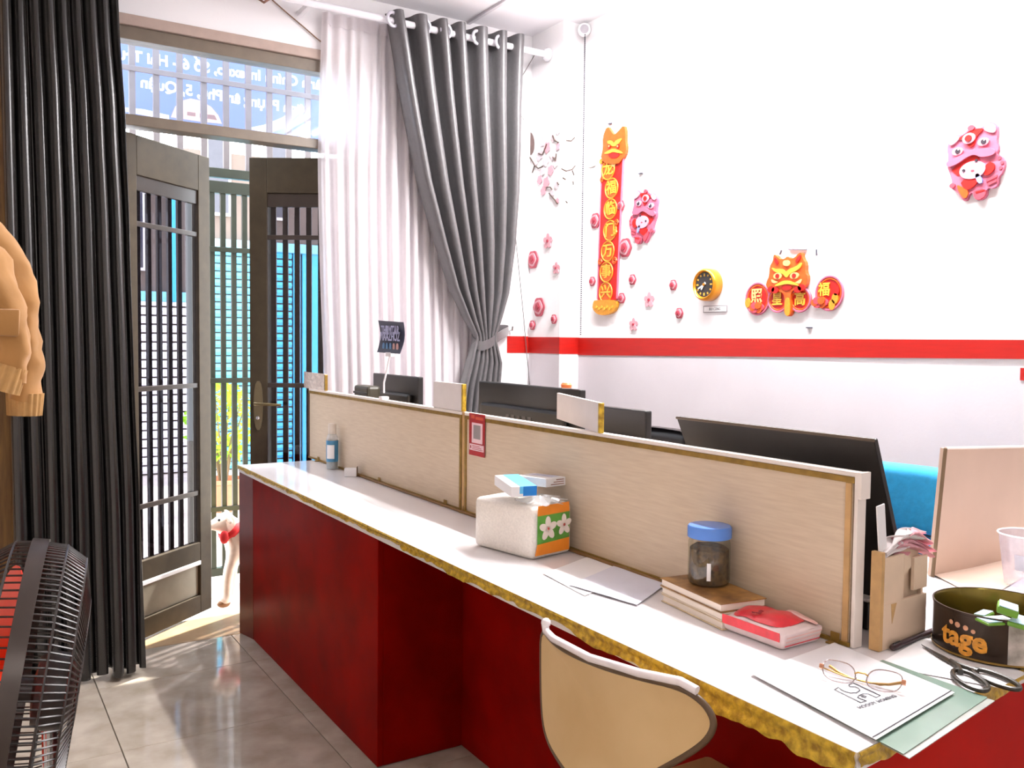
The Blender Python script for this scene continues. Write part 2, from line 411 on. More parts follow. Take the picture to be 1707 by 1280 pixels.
b = BM(); prism(b, [bpx(*p) for p in ((312, 186), (326, 188), (326, 194), (312, 192))], MB_, .0016); prism(b, [bpx(*p) for p in ((333, 189), (358, 192), (362, 200), (333, 196))], MB_, .0016); obj('printed_window', b, veil('banner_print_brown', (170, 140, 140), .5, .0), ban)
b = BM(); prism(b, [bpx(*p) for p in ((410, 214), (440, 208), (470, 196), (500, 176), (500, 188), (470, 214), (450, 222))], MB_, .001)
obj('printed_streak', b, BANW, ban); b = BM()
prism(b, [bpx(*p) for p in ((200, 178), (240, 182), (282, 192), (282, 200), (200, 184))], MB_, .001); obj('printed_streak', b, BANW, ban)
def banner_text(s, p, q, size):
    a, c = V((*bpx(*p), 0)), V((*bpx(*q), 0)); m = (a+c)/2
    d = (c-a); ang = math.atan2(d.y, d.x)
    M = frame((m.x, BY-.0022, m.y), (-math.cos(ang), 0, -math.sin(ang)), (-math.sin(ang), 0, math.cos(ang)))
    t = text(s, size, M, BANW, ban, extrude=.0003, bold=.003)
    return t
banner_text('Phường V n Tho, Phường 05, Quận Phú N', (196, 58), (545, 116), .085)
banner_text('n Hành Chính Intexco, Số 6 - Hai Trưng', (196, 90), (545, 144), .085)
banner_text('Minh Phụng ân Phú, 5, Quận', (205, 132), (540, 190), .085)

# opposite house across the lane
FY = 9.4
hou = thing('opposite_house', 'grey brown house front across the lane with white and cyan roller shutters', 'house', (3, FY, -.03))
b = BM(); box(b, (-3, FY+.02, -.03), (8, FY+.3, 3.25)); obj('facade', b, mat('dim_brown_facade', (98, 84, 76), .8, vary=.15, scale=2), hou)
SHW = mat('white_shutter', (236, 234, 240), .5, vary=.05); SHC = mat('cyan_shutter', (70, 176, 214), .5, vary=.06); CYP = mat('cyan_steel_door', (64, 172, 220), .45, vary=.05)
def slats(x0, x1, z1, pitch, m, nm):
    z = -.02
    while z < z1-.01:
        b = BM(); tube(b, [(x0, FY-.01, z+pitch/2), (x1, FY-.01, z+pitch/2)], pitch*.46, 6); obj(nm, b, m, hou); z += pitch
slats(.7, 2.02, 1.70, .088, SHW, 'shutter_slat'); slats(2.10, 3.04, 2.25, .079, SHC, 'shutter_slat')
b = BM(); box(b, (3.06, FY-.03, -.02), (3.14, FY+.0, 2.3), .004); box(b, (3.16, FY-.03, -.02), (3.42, FY, 2.3), .004); obj('steel_door', b, CYP, hou)
b = BM(); box(b, (1.80, FY-.08, 1.7), (1.85, FY, 3.2), .01); obj('cyan_pillar', b, CYP, hou)
b = BM(); box(b, (.6, FY-.06, 1.70), (2.05, FY+.02, 1.80), .01); obj('shutter_box', b, mat('cyan_shutter_box', (120, 186, 206), .5), hou)
b = BM(); box(b, (2.06, FY-.06, 2.26), (3.44, FY+.02, 2.36), .01); obj('shutter_box', b, MATS['cyan_shutter_box'], hou)
for x0, z0, z1 in ((.95, 2.0, 3.0), (1.32, 2.0, 3.0), (2.15, 2.6, 3.4), (2.75, 2.6, 3.4)):
    b = BM(); box(b, (x0, FY-.02, z0), (x0+.26, FY+.02, z1), .006); wn = obj('window', b, mat('facade_window_frame', (206, 200, 200), .5), hou)
    b = BM(); box(b, (x0+.03, FY-.026, z0+.03), (x0+.23, FY-.018, z1-.03)); obj('pane', b, mat('facade_glass', (60, 58, 66), .1), wn)

# leafy bush in front of the shutters
bush = thing('bush', 'bright green leafy bush in the lane behind the gate', 'bush', at(372, 800, Y=7.2).xy.to_3d()+V((0, 0, -.03)))
bc = ORG[bush]
b = BM()
for i in range(420):
    a, e = random.uniform(0, 2*PI), random.uniform(0, 1)
    r = .30*math.sqrt(random.random()); h = .42+.62*e; r *= (1.15-abs(e-.45)*1.4)
    c = bc+V((r*math.cos(a), r*math.sin(a), h)); u = V((random.uniform(-1, 1), random.uniform(-1, 1), random.uniform(-.6, .8))).normalized(); n = u.orthogonal().normalized(); s = random.uniform(.03, .055)
    v = [b.verts.new(c+u*s), b.verts.new(c+n*s*.45+V((0, 0, .006))), b.verts.new(c-u*s), b.verts.new(c-n*s*.45)]
    b.faces.new(v)
fo = obj('foliage', b, veil('green_leaves', (150, 206, 60), .4, 0, 12), bush); fo['kind'] = 'stuff'
b = BM()
for i in range(6):
    a = i*1.05; tube(b, [bc+V((.02*math.cos(a), .02*math.sin(a), .22)), bc+V((.08*math.cos(a), .08*math.sin(a), .55)), bc+V((.2*math.cos(a), .2*math.sin(a), .9))], [.012, .009, .004], 6)
obj('stem', b, mat('bush_bark', (104, 84, 58), .8), bush)
b = BM(); lathe(b, [(.12, 0), (.16, .22), (.175, .23), (.175, .26), (.15, .26), (.14, .2), (.02, .2)], bc, seg=20); obj('pot', b, mat('clay_pot', (170, 104, 74), .7), bush, True)

# ================================================================ CURTAINS
def lerp(a, b, t): return a+(b-a)*t
def interp(tab, t):
    for a, c in zip(tab, tab[1:]):
        if t <= c[0]:
            f = (t-a[0])/(c[0]-a[0]); f = f*f*(3-2*f)*.35+f*.65
            return [lerp(x, y, f) for x, y in zip(a[1:], c[1:])]
    return tab[-1][1:]
RY = 3.915
zr = at(700, 45, Y=RY).z
rod = thing('curtain_rod', 'white curtain rod running above the doorway to the corner column', 'curtain rod', (1.2, RY, zr))
b = BM(); tube(b, [(-.55, RY, zr), (XCOL-.004, RY, zr)], .0165, 16); obj('rod', b, RODM, rod, True)
b = BM(); lathe(b, [(.034, 0), (.034, .012), (.022, .03)], (XCOL-.004, RY, zr), (-1, 0, 0), 20); obj('end_socket', b, RODM, rod, True)
for x in (.27, 1.36):
    b = BM(); box(b, (x-.012, RY+.015, zr-.012), (x+.012, Y0-.001, zr+.012), .003); obj('bracket', b, RODM, rod)

# left charcoal curtain
cl = thing('charcoal_curtain', 'charcoal satin curtain hanging full length at the left of the doorway', 'curtain', (.38, 3.83, .02))
RE = [(0, 188), (.12, 197), (.25, 210), (.4, 219), (.6, 227), (.8, 236), (1, 241)]
ph = [random.uniform(-.5, .5) for _ in range(14)]
def cl_fn(s, t):
    z = lerp(2.93, .022, t); y0 = 3.86-.09*t
    py = lerp(-40, 1130, t)
    pr = interp(RE, t)[0]
    xr = at(pr, py, Y=y0).x; xl = .14+.02*t
    s2 = s+.012*math.sin(9*s+3*t)
    n = 8.5; a = 2*PI*n*s2+ph[int(s*8)]*.4*math.sin(PI*s*8)**2+.5*math.sin(t*3+s*11)*t
    wv = math.cos(a); wv = math.copysign(abs(wv)**.75, wv)
    amp = (.052+.018*math.sin(s*17+1))*(1-.15*t)
    return V((lerp(xl, xr, s2)+.012*math.sin(2*a)*(.4+t*.3), y0+amp*wv+.012*math.sin(t*5+s*7)*t, z+.008*math.sin(s*21)*t))
b = BM(); grid(b, cl_fn, 300, 46); thick(b, .003); obj('cloth', b, CURT, cl, True, sharp=80)

# white voile curtain
shr = thing('voile_curtain', 'white sheer voile curtain hanging in fine pleats behind the dark tied curtain', 'curtain', (1.9, 4.0, .03))
def sh_fn(s, t):
    z = lerp(zr+.02, .03, t); py = lerp(25, 1000, t); xl = at(lerp(540, 522, t), py, Y=4.02).x
    xl = lerp(xl, max(xl, 1.475), min(1, max(0, (2.2-z)/1.04))); x = lerp(xl, 2.42, s); n = 17
    a = 2*PI*n*(s+.006*math.sin(s*40))
    amp = lerp(.010, .024, min(1, t*5))*(1+.4*math.sin(s*13+2))
    return V((x+.006*math.sin(a*2)*min(1, t*4), 4.036+amp*.85*math.cos(a)+.006*math.sin(t*6+s*20), z))
b = BM(); grid(b, sh_fn, 340, 26); obj('voile', b, SHEER, shr, True, sharp=85)
b = BM()
def hd_fn(s, t): p = sh_fn(s, t*.02); return p+V((0, -.004, 0))
grid(b, hd_fn, 340, 2); thick(b, .002); obj('heading_tape', b, SHEER, shr, True, sharp=85)

# grey tied curtain
ct = thing('grey_curtain', 'grey satin eyelet curtain gathered to the right by a tie-back', 'curtain', (2.15, 3.93, .05))
ROWS = [(0, 18, 647, 62, 867, .05), (.05, 60, 655, 108, 865, .05), (.13, 140, 668, 180, 862, .05), (.2, 205, 680, 240, 861, .049), (.3, 300, 699, 320, 859, .047),
        (.4, 400, 727, 410, 853, .042), (.48, 480, 752, 490, 843, .036), (.53, 530, 775, 535, 831, .028), (.562, 562, 793, 563, 823, .016), (.58, 577, 788, 579, 827, .022),
        (.61, 600, 781, 605, 832, .03), (.66, 645, 769, 650, 828, .035), (.75, 725, 758, 735, 822, .04), (1, 1010, 742, 1020, 816, .04)]
def ct_fn(s, t):
    pl, xl, pr, xr, amp = interp(ROWS, t)
    p = at(lerp(xl, xr, s), lerp(pl, pr, s), Y=RY)
    n = 6.5; a = 2*PI*n*(s**1.05+.012*math.sin(s*14))+.6
    wv = math.cos(a); sq = math.copysign(abs(wv)**.7, wv)
    return p+V((.35*amp*math.sin(2*a)*.25, amp*sq, 0))
b = BM(); grid(b, ct_fn, 240, 90); thick(b, .003); obj('cloth', b, CURT2, ct, True, sharp=80)
for px, py in ((655, 33), (709, 48), (744, 52), (796, 67), (834, 73)):
    p = at(px, py, Y=RY-.025); p.z = zr; b = BM(); ax = V((.28, -1, 0)).normalized(); a1 = ax.orthogonal().normalized(); a2 = ax.cross(a1)
    tube(b, [p+(a1*math.cos(2*PI*k/24)+a2*math.sin(2*PI*k/24))*.031 for k in range(24)], .008, 8, closed=True); obj('eyelet', b, mat('pale_grey_eyelet', (206, 204, 214), .3, .3), ct, True)
hk = at(849, 550, Y=Y0)
b = BM()
c0 = at(806, 569, Y=3.94); c1 = hk+V((0, -.012, 0))
ring = [at(px, py, Y=yy) for px, py, yy in ((786, 566, 3.94), (800, 577, 3.885), (818, 572, 3.885), (834, 560, 3.93), (848, 551, 4.06), (834, 549, 4.04), (815, 555, 4.0), (796, 558, 3.98))]
def tb_fn(u, v):
    n = len(ring); f = u*n; i = int(f) % n; g = f-int(f)
    p = [ring[(i+k) % n] for k in (-1, 0, 1, 2)]
    q = .5*((2*p[1])+(p[2]-p[0])*g+(2*p[0]-5*p[1]+4*p[2]-p[3])*g*g+(3*p[1]-p[0]-3*p[2]+p[3])*g**3)
    return q+V((0, 0, (v-.5)*.045+.004*math.sin(v*9)))
grid(b, tb_fn, 48, 6, closed_u=True); thick(b, .004); obj('tie_back', b, CURT2, ct, True, sharp=80)
b = BM(); tube(b, [hk+V((0, .0, 0)), hk+V((0, -.03, 0)), hk+V((0, -.035, .02))], .005, 8); tag(obj('wall_hook', b, CHROME, None, True, origin=hk), 'small metal hook on the front wall holding the grey curtain tie-back', 'hook')

# thin cords
def cord(name, pts, r, m, label, cat):
    b = BM(); tube(b, pts, r, 6); return tag(obj(name, b, m, None, True), label, cat)
THREAD = mat('dark_cord', (92, 84, 84), .7)
cord('hanging_cord', [at(*p, Y=4.0) for p in ((893, 88), (884, 104), (866, 134), (860, 150))]+[at(*p, Y=4.06) for p in ((853, 210), (853, 320), (862, 420), (872, 520), (880, 610), (884, 660))], .0022, THREAD, 'thin grey cord dangling from the rod end beside the grey curtain', 'cord')
cord('cord_loop', [at(*p, Y=4.05) for p in ((858, 188), (866, 190), (873, 199), (871, 206), (863, 205), (857, 200))], .0018, THREAD, 'small loop of thread poking out beside the grey curtain', 'cord')
cord('wall_wire', [at(*p, Y=4.07) for p in ((440, -14), (456, 2), (480, 23), (505, 44), (528, 64), (541, 74))], .003, mat('brown_wire', (122, 92, 70), .6), 'thin brown wire slanting across the white wall above the transom', 'wire')
cord('wire_nail', [at(428, -4, Y=4.078), at(440, 4, Y=4.03), at(449, -2, Y=4.04)], .006, mat('rusty_nail', (150, 112, 96), .5, .3), 'rusty hook at the top of the wall above the door', 'hook')

# ================================================================ LEFT SIDE
# brown wood panel at the far left
b = BM(); box(b, (XL+.002, 3.985, .002), (.172, 4.078, 2.95), .006)
pn = obj('wood_panel', b, mat('brown_wood_panel', (132, 98, 52), .5, scale=6, stretch=(14, 14, 1), col2=(98, 66, 36))); tag(pn, 'tall yellow-brown wood panel at the far left edge behind the charcoal curtain', 'panel')
# jacket on a hanger
JACK = mat('tan_cotton', (178, 130, 74), .85, vary=.1, scale=14, bump=.5, sheen=.2); JK2 = mat('tan_cotton_ribbing', (190, 148, 94), .85, vary=.12, scale=50, bump=.6)
JY = 1.55
jk = thing('jacket', 'tan cotton jacket on a hanger at the left edge in front of the curtain', 'jacket', (-.15, JY, .9))
def J(px, py, y=JY): return at(px, py, Y=y)
def wrinkle(bm, a, f):
    for v in bm.verts: v.co += V((mn.noise(v.co*f), mn.noise(v.co*f+V((9, 0, 0))), mn.noise(v.co*f+V((0, 9, 0)))))*a
def spl(p, k=6):
    o = []
    for i in range(len(p)-1):
        a, b_, c, d = p[max(i-1, 0)], p[i], p[i+1], p[min(i+2, len(p)-1)]
        for j in range(k):
            g = j/k; o.append(.5*((2*b_)+(c-a)*g+(2*a-5*b_+4*c-d)*g*g+(3*b_-a-3*c+d)*g**3))
    return o+[p[-1]]
b = BM()
sh = J(-25, 400); w_ = .30
def torso(s, t):
    a = 2*PI*s; z = lerp(sh.z-.005, sh.z-.36, t); rx = lerp(.10, .175, min(1, t*2.2)); ry = lerp(.035, .085, min(1, t*1.5))
    return V((sh.x-.165+rx*math.cos(a)*(1+.03*math.sin(6*a)), JY+.02+ry*math.sin(a)*(1+.08*math.sin(5*a+3*t)), z))
grid(b, torso, 56, 20, closed_u=True); wrinkle(b, .006, 14); obj('body', b, JACK, jk, True, sharp=80)
b = BM(); tube(b, spl([J(-70, 385), J(-30, 398), J(2, 436), J(24, 500), J(38, 560), J(44, 620), J(42, 665)]), spl([.03, .036, .034, .031, .0275, .0255, .024]), 32)
wrinkle(b, .008, 24); wrinkle(b, .003, 60); obj('sleeve', b, JACK, jk, True, sharp=80)
b = BM()
def cuff(c0, c1, r0, r1, n):
    ax = (c1-c0).normalized(); u = ax.orthogonal().normalized(); v = ax.cross(u)
    grid(b, lambda s, t: c0.lerp(c1, t)+(u*math.cos(2*PI*s)+v*math.sin(2*PI*s))*(lerp(r0, r1, t)*(1+.05*math.cos(2*PI*s*n))), 120, 6, closed_u=True); thick(b, .003)
cuff(J(42, 655), J(41, 692), .0255, .0235, 18); obj('cuff', b, JK2, jk, True, sharp=70)
# the front sleeve folded across
JF = JY-.07
b = BM(); tube(b, spl([J(-70, 420, JF), J(-30, 440, JF), J(2, 500, JF), J(16, 560, JF), J(20, 600, JF), J(14, 636, JF)]), spl([.03, .033, .030, .026, .023, .020]), 32)
wrinkle(b, .008, 26); wrinkle(b, .003, 60); obj('sleeve', b, JACK, jk, True, sharp=80)
b = BM(); cuff(J(19, 610, JF), J(4, 652, JF), .0215, .022, 14); obj('cuff', b, JK2, jk, True, sharp=70)
b = BM(); box(b, (-.02, 0, -.01), (.018, .02, .028), .004, Matrix.Translation(J(8, 548, JF-.035))); wrinkle(b, .004, 40); obj('pocket_flap', b, JACK, jk, True)
hg = thing('coat_hanger', 'thin wire coat hanger carrying the tan jacket', 'hanger', (-.25, JY, sh.z))
b = BM(); tube(b, [J(27, 432, JY+.05), J(0, 386, JY+.05), J(-60, 330, JY+.05), J(-150, 300, JY+.05), J(-270, 340, JY+.05), J(-300, 400, JY+.05)], .004, 8); obj('shoulder_bar', b, mat('hanger_wire', (196, 168, 120), .4, .4), hg, True)
b = BM(); q0 = J(-150, 300, JY+.05); tube(b, [q0, q0+V((0, 0, .06)), q0+V((-.02, 0, .1)), q0+V((-.05, 0, .085)), q0+V((-.06, 0, .06))], .004, 8); obj('hook', b, MATS['hanger_wire'], hg, True)
b = BM(); tube(b, [(XL+.001, JY+.05, q0.z+.092), (q0.x+.05, JY+.05, q0.z+.092)], .008, 8); tag(obj('wall_rail', b, CHROME, None, True), 'short metal rail on the left wall from which the coat hanger hangs', 'rail')

# pedestal fan
FANB = mat('fan_black_enamel', (38, 33, 31), .35, vary=.15, scale=30, spec=.6); FANR = mat('orange_red_fan_blade', (246, 62, 20), .4, vary=.05)
FD = 1.5
fc = CAM+ray(26, 1150)*FD
_vw = ray(66, 1150); _vw.z = 0; _vw.normalize(); _lf = V((-_vw.y, _vw.x, 0)); fa = (_lf*math.cos(.07)+_vw*math.sin(.07))*math.cos(.16)+V((0, 0, 1))*math.sin(.16)     # blowing to the left
fs = V((-fa.y, fa.x, 0)).normalized(); fup = fa.cross(fs); fup = fup if fup.z > 0 else -fup; R = .248
fan = thing('pedestal_fan', 'black pedestal fan with wire cage and orange blades at the lower left', 'fan', (fc.x, fc.y, 0))
def FP(ang, r, h): return fc+(fs*math.cos(ang)+fup*math.sin(ang))*r+fa*h
b = BM(); M_ = frame(fc, fs, n=fa)
lathe(b, [(R, -.013), (R+.005, -.013), (R+.005, .013), (R, .013)], fc, fa, 72, caps=False)
obj('rim_band', b, mat('fan_grey_rim', (70, 62, 58), .3, .4), fan, True)
def dome(nm, sgn, depth, n, rings):
    b = BM()
    for k in range(n):
        a = 2*PI*k/n; sw = .18*sgn
        tube(b, [FP(a+sw*(1-f)*0, r*R, sgn*h) for f, r, h in ((0, 1, .0), (.2, .985, depth*.45), (.4, .90, depth*.8), (.7, .62, depth*.97), (1, .26, depth))], .0016, 4, caps=False)
    o = obj(nm, b, FANB, fan, True); o['kind'] = 'stuff'
    b = BM()
    for r, h in rings: tube(b, [FP(2*PI*k/60, r*R, sgn*h) for k in range(60)], .0022, 5, closed=True)
    obj('cage_ring', b, FANB, fan, True)
dome('rear_cage', -1, .095, 132, ((.985, .043), (.9, .076), (.62, .092), (.26, .095)))
dome('front_cage', 1, .085, 96, ((.985, .038), (.9, .068), (.62, .082), (.26, .085)))
b = BM(); lathe(b, [(.0, .084), (.055, .084), (.062, .088), (.055, .094), (0, .096)], fc, fa, 28, caps=False); obj('badge', b, FANB, fan, True)
b = BM(); lathe(b, [(.0, -.088), (.045, -.088), (.062, -.078), (.066, -.05), (.056, -.03), (.02, -.025), (.02, .02)], fc, fa, 28); obj('motor_housing', b, FANB, fan, True)
b = BM(); lathe(b, [(.0, .066), (.03, .064), (.042, .05), (.042, .01), (.0, .01)], fc, fa, 24, caps=False); obj('hub', b, FANR, fan, True)
for k in range(5):
    a0 = 2*PI*k/5+.35; b = BM()
    grid(b, lambda u, v: FP(a0+(u-.5)*lerp(.55, .95, v)+.25*v, lerp(.036, .205, v)*(1-.06*(2*u-1)**2*v), .034+(u-.5)*.056*(1-.25*v)), 10, 12)
    thick(b, .002); obj('blade', b, FANR, fan, True)
b = BM(); pb = fc-fa*.05; pb = V((pb.x, pb.y, 0)); tube(b, [pb+V((0, 0, .04)), pb+V((0, 0, .45))], .018, 14); obj('lower_pole', b, FANB, fan, True)
b = BM(); tube(b, [pb+V((0, 0, .42)), pb+V((0, 0, fc.z-.04))], .012, 14); obj('upper_pole', b, CHROME, fan, True)
b = BM(); box(b, (-.022, -.022, fc.z-.07), (.022, .022, fc.z-.01), .008, Matrix.Translation(pb)); obj('swivel_joint', b, FANB, fan, True)
b = BM(); lathe(b, [(.02, .05), (.04, .045), (.17, .02), (.185, .012), (.185, .001), (0, .001)], pb, seg=36, caps=False); obj('base', b, FANB, fan, True)

# ================================================================ DOG
FUR = mat('pale_cream_fur', (244, 222, 204), .8, vary=.08, scale=40, bump=.4, sheen=.2)
dog = thing('dog', 'pale cream dog with red scarf and yellow vest standing outside the door', 'dog', (1.25, 4.60, 0))
def skin_body(name, nodes, edges, m, parent, sub=2):
    me = bpy.data.meshes.new(name); me.from_pydata([n[0] for n in nodes], edges, []); o = bpy.data.objects.new(name, me); COL.objects.link(o)
    sk = o.modifiers.new('skin', 'SKIN'); sk.use_smooth_shade = True
    for i, n in enumerate(nodes):
        d = me.skin_vertices[0].data[i]; d.radius = (n[1], n[1]) if not isinstance(n[1], tuple) else n[1]; d.use_root = i == 0
    ss = o.modifiers.new('sub', 'SUBSURF'); ss.levels = sub; ss.render_levels = sub
    dg = bpy.context.evaluated_depsgraph_get(); m2 = bpy.data.meshes.new_from_object(o.evaluated_get(dg)); bpy.data.objects.remove(o)
    m2.materials.clear(); return finish(name, m2, m, parent, True, None)
DX, DY = 1.10, 4.49
def D(x, y, z): return (DX+x, DY+y, z)
nodes = [(D(.40, .17, .335), .068), (D(.27, .13, .33), .072), (D(.12, .08, .325), .082), (D(.055, .06, .385), .052), (D(.02, .05, .425), .047), (D(-.03, .035, .415), .030), (D(-.062, .026, .405), .020),
         (D(.06, .02, .25), .036), (D(.03, .01, .16), .027), (D(.022, .0, .07), .025), (D(.016, -.004, .030), .034), (D(-.016, -.014, .026), .030),
         (D(.11, .13, .25), .036), (D(.09, .13, .16), .021), (D(.085, .125, .06), .017), (D(.065, .12, .018), .018),
         (D(.42, .12, .24), .045), (D(.39, .11, .17), .026), (D(.44, .11, .10), .017), (D(.42, .105, .018), .018),
         (D(.44, .22, .24), .045), (D(.41, .22, .17), .026), (D(.46, .22, .10), .017), (D(.44, .215, .018), .018),
         (D(.46, .19, .37), .02), (D(.53, .21, .43), .012), (D(.03, .02, .455), .014), (D(.045, -.01, .42), .010), (D(.045, .09, .46), .014), (D(.06, .115, .425), .010)]
edges = [(0, 1), (1, 2), (2, 3), (3, 4), (4, 5), (5, 6), (2, 7), (7, 8), (8, 9), (9, 10), (10, 11), (2, 12), (12, 13), (13, 14), (14, 15), (0, 16), (16, 17), (17, 18), (18, 19), (0, 20), (20, 21), (21, 22), (22, 23), (0, 24), (24, 25), (4, 26), (26, 27), (4, 28), (28, 29)]
skin_body('body', nodes, edges, FUR, dog)
b = BM(); ball(b, D(-.078, .020, .408), .011, 2); obj('nose', b, BLACKP, dog, True)
b = BM(); tube(b, [D(.025, .002, .105), D(.021, -.001, .07), D(.015, -.006, .03)], [.0175, .0195, .0235], 14)
ball(b, D(.004, -.012, .0205), (.034, .024, .020), 2); obj('paw', b, mat('brown_paw_fur', (150, 108, 76), .8, vary=.15, scale=60), dog, True)
for dy, nm in ((.0, 'eye'), (.062, 'eye')):
    b = BM(); ball(b, D(-.012, .008+dy, .441), .007, 2); obj(nm, b, BLACKP, dog, True)
b = BM(); c = V(D(.05, .055, .378)); ax = V((-.6, -.15, .7)).normalized()
lathe(b, [(.06, -.02), (.064, -.008), (.064, .006), (.056, .018)], c, ax, 24, caps=False); thick(b, .004); obj('scarf', b, mat('red_scarf', (226, 40, 44), .7), dog, True)
b = BM(); ball(b, D(.012, .004, .352), (.024, .014, .034), 2); obj('scarf_end', b, MATS['red_scarf'], dog, True)
b = BM()
c0, c1 = V(D(.075, .07, .335)), V(D(.30, .14, .333)); ax = (c1-c0).normalized(); u = V((0, 0, 1)); v = ax.cross(u)
grid(b, lambda s, t: c0.lerp(c1, t)+(u*math.cos(PI*(s-.5)*1.5)+v*math.sin(PI*(s-.5)*1.5))*(.089-.004*t), 24, 8); thick(b, .004); obj('vest', b, mat('yellow_vest', (248, 214, 84), .7), dog, True)

# ================================================================ COUNTER
ZT = .774
cnt = thing('reception_counter', 'dark red reception counter with white worktop and worn gold edge', 'counter', (1.2, 2.4, 0))
CE = 4.052
b = BM()
poly = [(1.068, .782), (1.62, .845), (2.66, .962), (2.66, 1.35), (1.98, 1.35), (1.98, 3.80), (1.452, 3.80), (1.452, CE), (1.068, CE)]
prism(b, poly, Matrix.Translation((0, 0, ZT-.03)), .03); obj('worktop', b, WTOP, cnt)
b = BM(); box(b, (1.098, 2.542, .002), (1.118, 3.93, ZT-.031), .002); obj('front_panel', b, REDLAM, cnt)
b = BM(); prism(b, [(1.098, 3.932), (1.070, CE), (1.09, CE+.004), (1.118, 3.932)], Matrix.Translation((0, 0, .002)), ZT-.033); obj('end_post', b, mat('brown_red_end_post', (104, 36, 26), .35, vary=.1, spec=.3), cnt)
b = BM(); box(b, (1.118, 2.542, .002), (1.40, 2.562, ZT-.031), .002); obj('side_panel', b, REDLAM, cnt)
b = BM(); box(b, (1.40, .93, .002), (1.42, 2.562, ZT-.031), .002); obj('back_panel', b, REDLAM, cnt)
b = BM(); box(b, (1.09, CE-.02, .002), (1.45, CE, ZT-.031), .002); obj('far_end_panel', b, REDLAM, cnt)
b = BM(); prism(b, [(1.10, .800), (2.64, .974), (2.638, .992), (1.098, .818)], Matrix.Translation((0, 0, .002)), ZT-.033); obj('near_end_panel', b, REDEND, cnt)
# worn edge tape: ragged lower edge
def tape(p0, p1, out, name, seedz, wmul=1.0):
    b = BM(); L_ = (p1-p0).length; n = int(L_/.008)
    for i in range(n+1):
        f = i/n; p = p0.lerp(p1, f); near = (1-f) if seedz > 0 else 0
    def fn(u, v):
        p = p0.lerp(p1, u); q = mn.noise(p*9+V((seedz, 0, 0))); q2 = mn.noise(p*38+V((0, seedz, 0)))
        h = (.021+.013*q+.005*q2)*wmul*(1+.55*max(0, (1.25-p.y)/.47))
        return p+out*(.0035+.005*abs(mn.noise(p*24))*v+.002*math.sin(v*9))+V((0, 0, .001-h*v))
    grid(b, fn, n, 6); thick(b, .0015); return obj(name, b, GOLD, cnt, True, sharp=60)
tape(V((1.068, .782, ZT)), V((1.068, 2.3, ZT)), V((-1, 0, 0)), 'edge_tape', 3.1, 1.15)
tape(V((1.068, 2.3, ZT)), V((1.068, CE, ZT)), V((-1, 0, 0)), 'edge_tape', 7.7, .75)
tape(V((1.068, .782, ZT)), V((1.62, .845, ZT)), V((.11, -1, 0)).normalized(), 'edge_tape', 5.2, .7)
# white tape scraps hanging below the top beside the chair
b = BM(); grid(b, lambda u, v: V((1.392+.003*v, lerp(1.99, 2.03, u), lerp(.70, .58, v)+.012*math.sin(u*5))), 4, 6); thick(b, .001); tag(obj('tape_strip', b, mat('yellowed_tape', (206, 188, 150), .5)), 'yellowed tape strip stuck to the red panel beside the chair back', 'tape')

# ---------------------------------------------------------------- dividers along the counter
PX = 1.432; PTOP = 1.110; PT = .018
def divider(y0, y1, label):
    r = thing('desk_divider', label, 'divider', (PX+PT/2, (y0+y1)/2, ZT), 'laminate dividers standing on the counter')
    b = BM(); box(b, (PX, y0+.006, ZT+.001), (PX+PT, y1-.006, PTOP-.010), .001); obj('board', b, LAM, r)
    b = BM(); box(b, (PX-.003, y0, PTOP-.010), (PX+PT+.003, y1, PTOP), .002); obj('top_band', b, CREAM, r)
    b = BM(); box(b, (PX-.004, y0+.001, PTOP-.022), (PX, y1-.001, PTOP-.010), .001); obj('top_strip', b, BRASS, r)
    b = BM(); box(b, (PX-.006, y0+.001, ZT+.001), (PX, y1-.001, ZT+.009), .001); obj('base_strip', b, BRASS, r)
    return r
da = divider(2.612, 4.15, 'pale laminate divider at the far end of the counter beside the doorway')
db = divider(1.068, 2.592, 'pale laminate divider at the near end behind the blue-lidded jar')
b = BM(); box(b, (PX-.004, 2.614, ZT+.009), (PX, 2.626, PTOP-.022), .001); obj('side_strip', b, BRASS, da)
b = BM(); box(b, (PX-.004, 2.578, ZT+.009), (PX, 2.590, PTOP-.022), .001); obj('side_strip', b, BRASS, db)
b = BM(); box(b, (PX-.001, 2.592, ZT), (PX+PT, 2.612, PTOP), .002); obj('joint_post', b, MDF, db)
b = BM(); box(b, (PX-.0045, 1.075, ZT+.009), (PX, 1.088, PTOP-.022), .001); obj('side_strip', b, MDF, db)
b = BM(); box(b, (PX-.004, 1.060, ZT+.001), (PX+PT+.003, 1.068, PTOP), .001); obj('end_band', b, CREAM, db)
b = BM(); box(b, (PX-.006, 1.052, PTOP-.05), (PX+PT+.004, 1.060, PTOP+.001), .001); obj('end_cap', b, CREAM, db)
b = BM(); box(b, (PX-.002, 4.150, ZT+.001), (PX+PT+.002, 4.158, PTOP-.004), .001); obj('end_band', b, mat('dark_brown_edge', (96, 62, 42), .5), da)
for px, py, o in ((531, 771, da), (633, 812, da), (743, 843, da), (775, 853, db), (1393, 1066, db)):
    p = at(px, py, X=PX-.004)
    b = BM(); box(b, (PX-.022, p.y-.010, ZT+.0005), (PX-.004, p.y+.010, ZT+.004), .001); box(b, (PX-.008, p.y-.010, ZT+.0005), (PX-.005, p.y+.010, ZT+.022), .001); obj('bracket', b, BRASS, o)
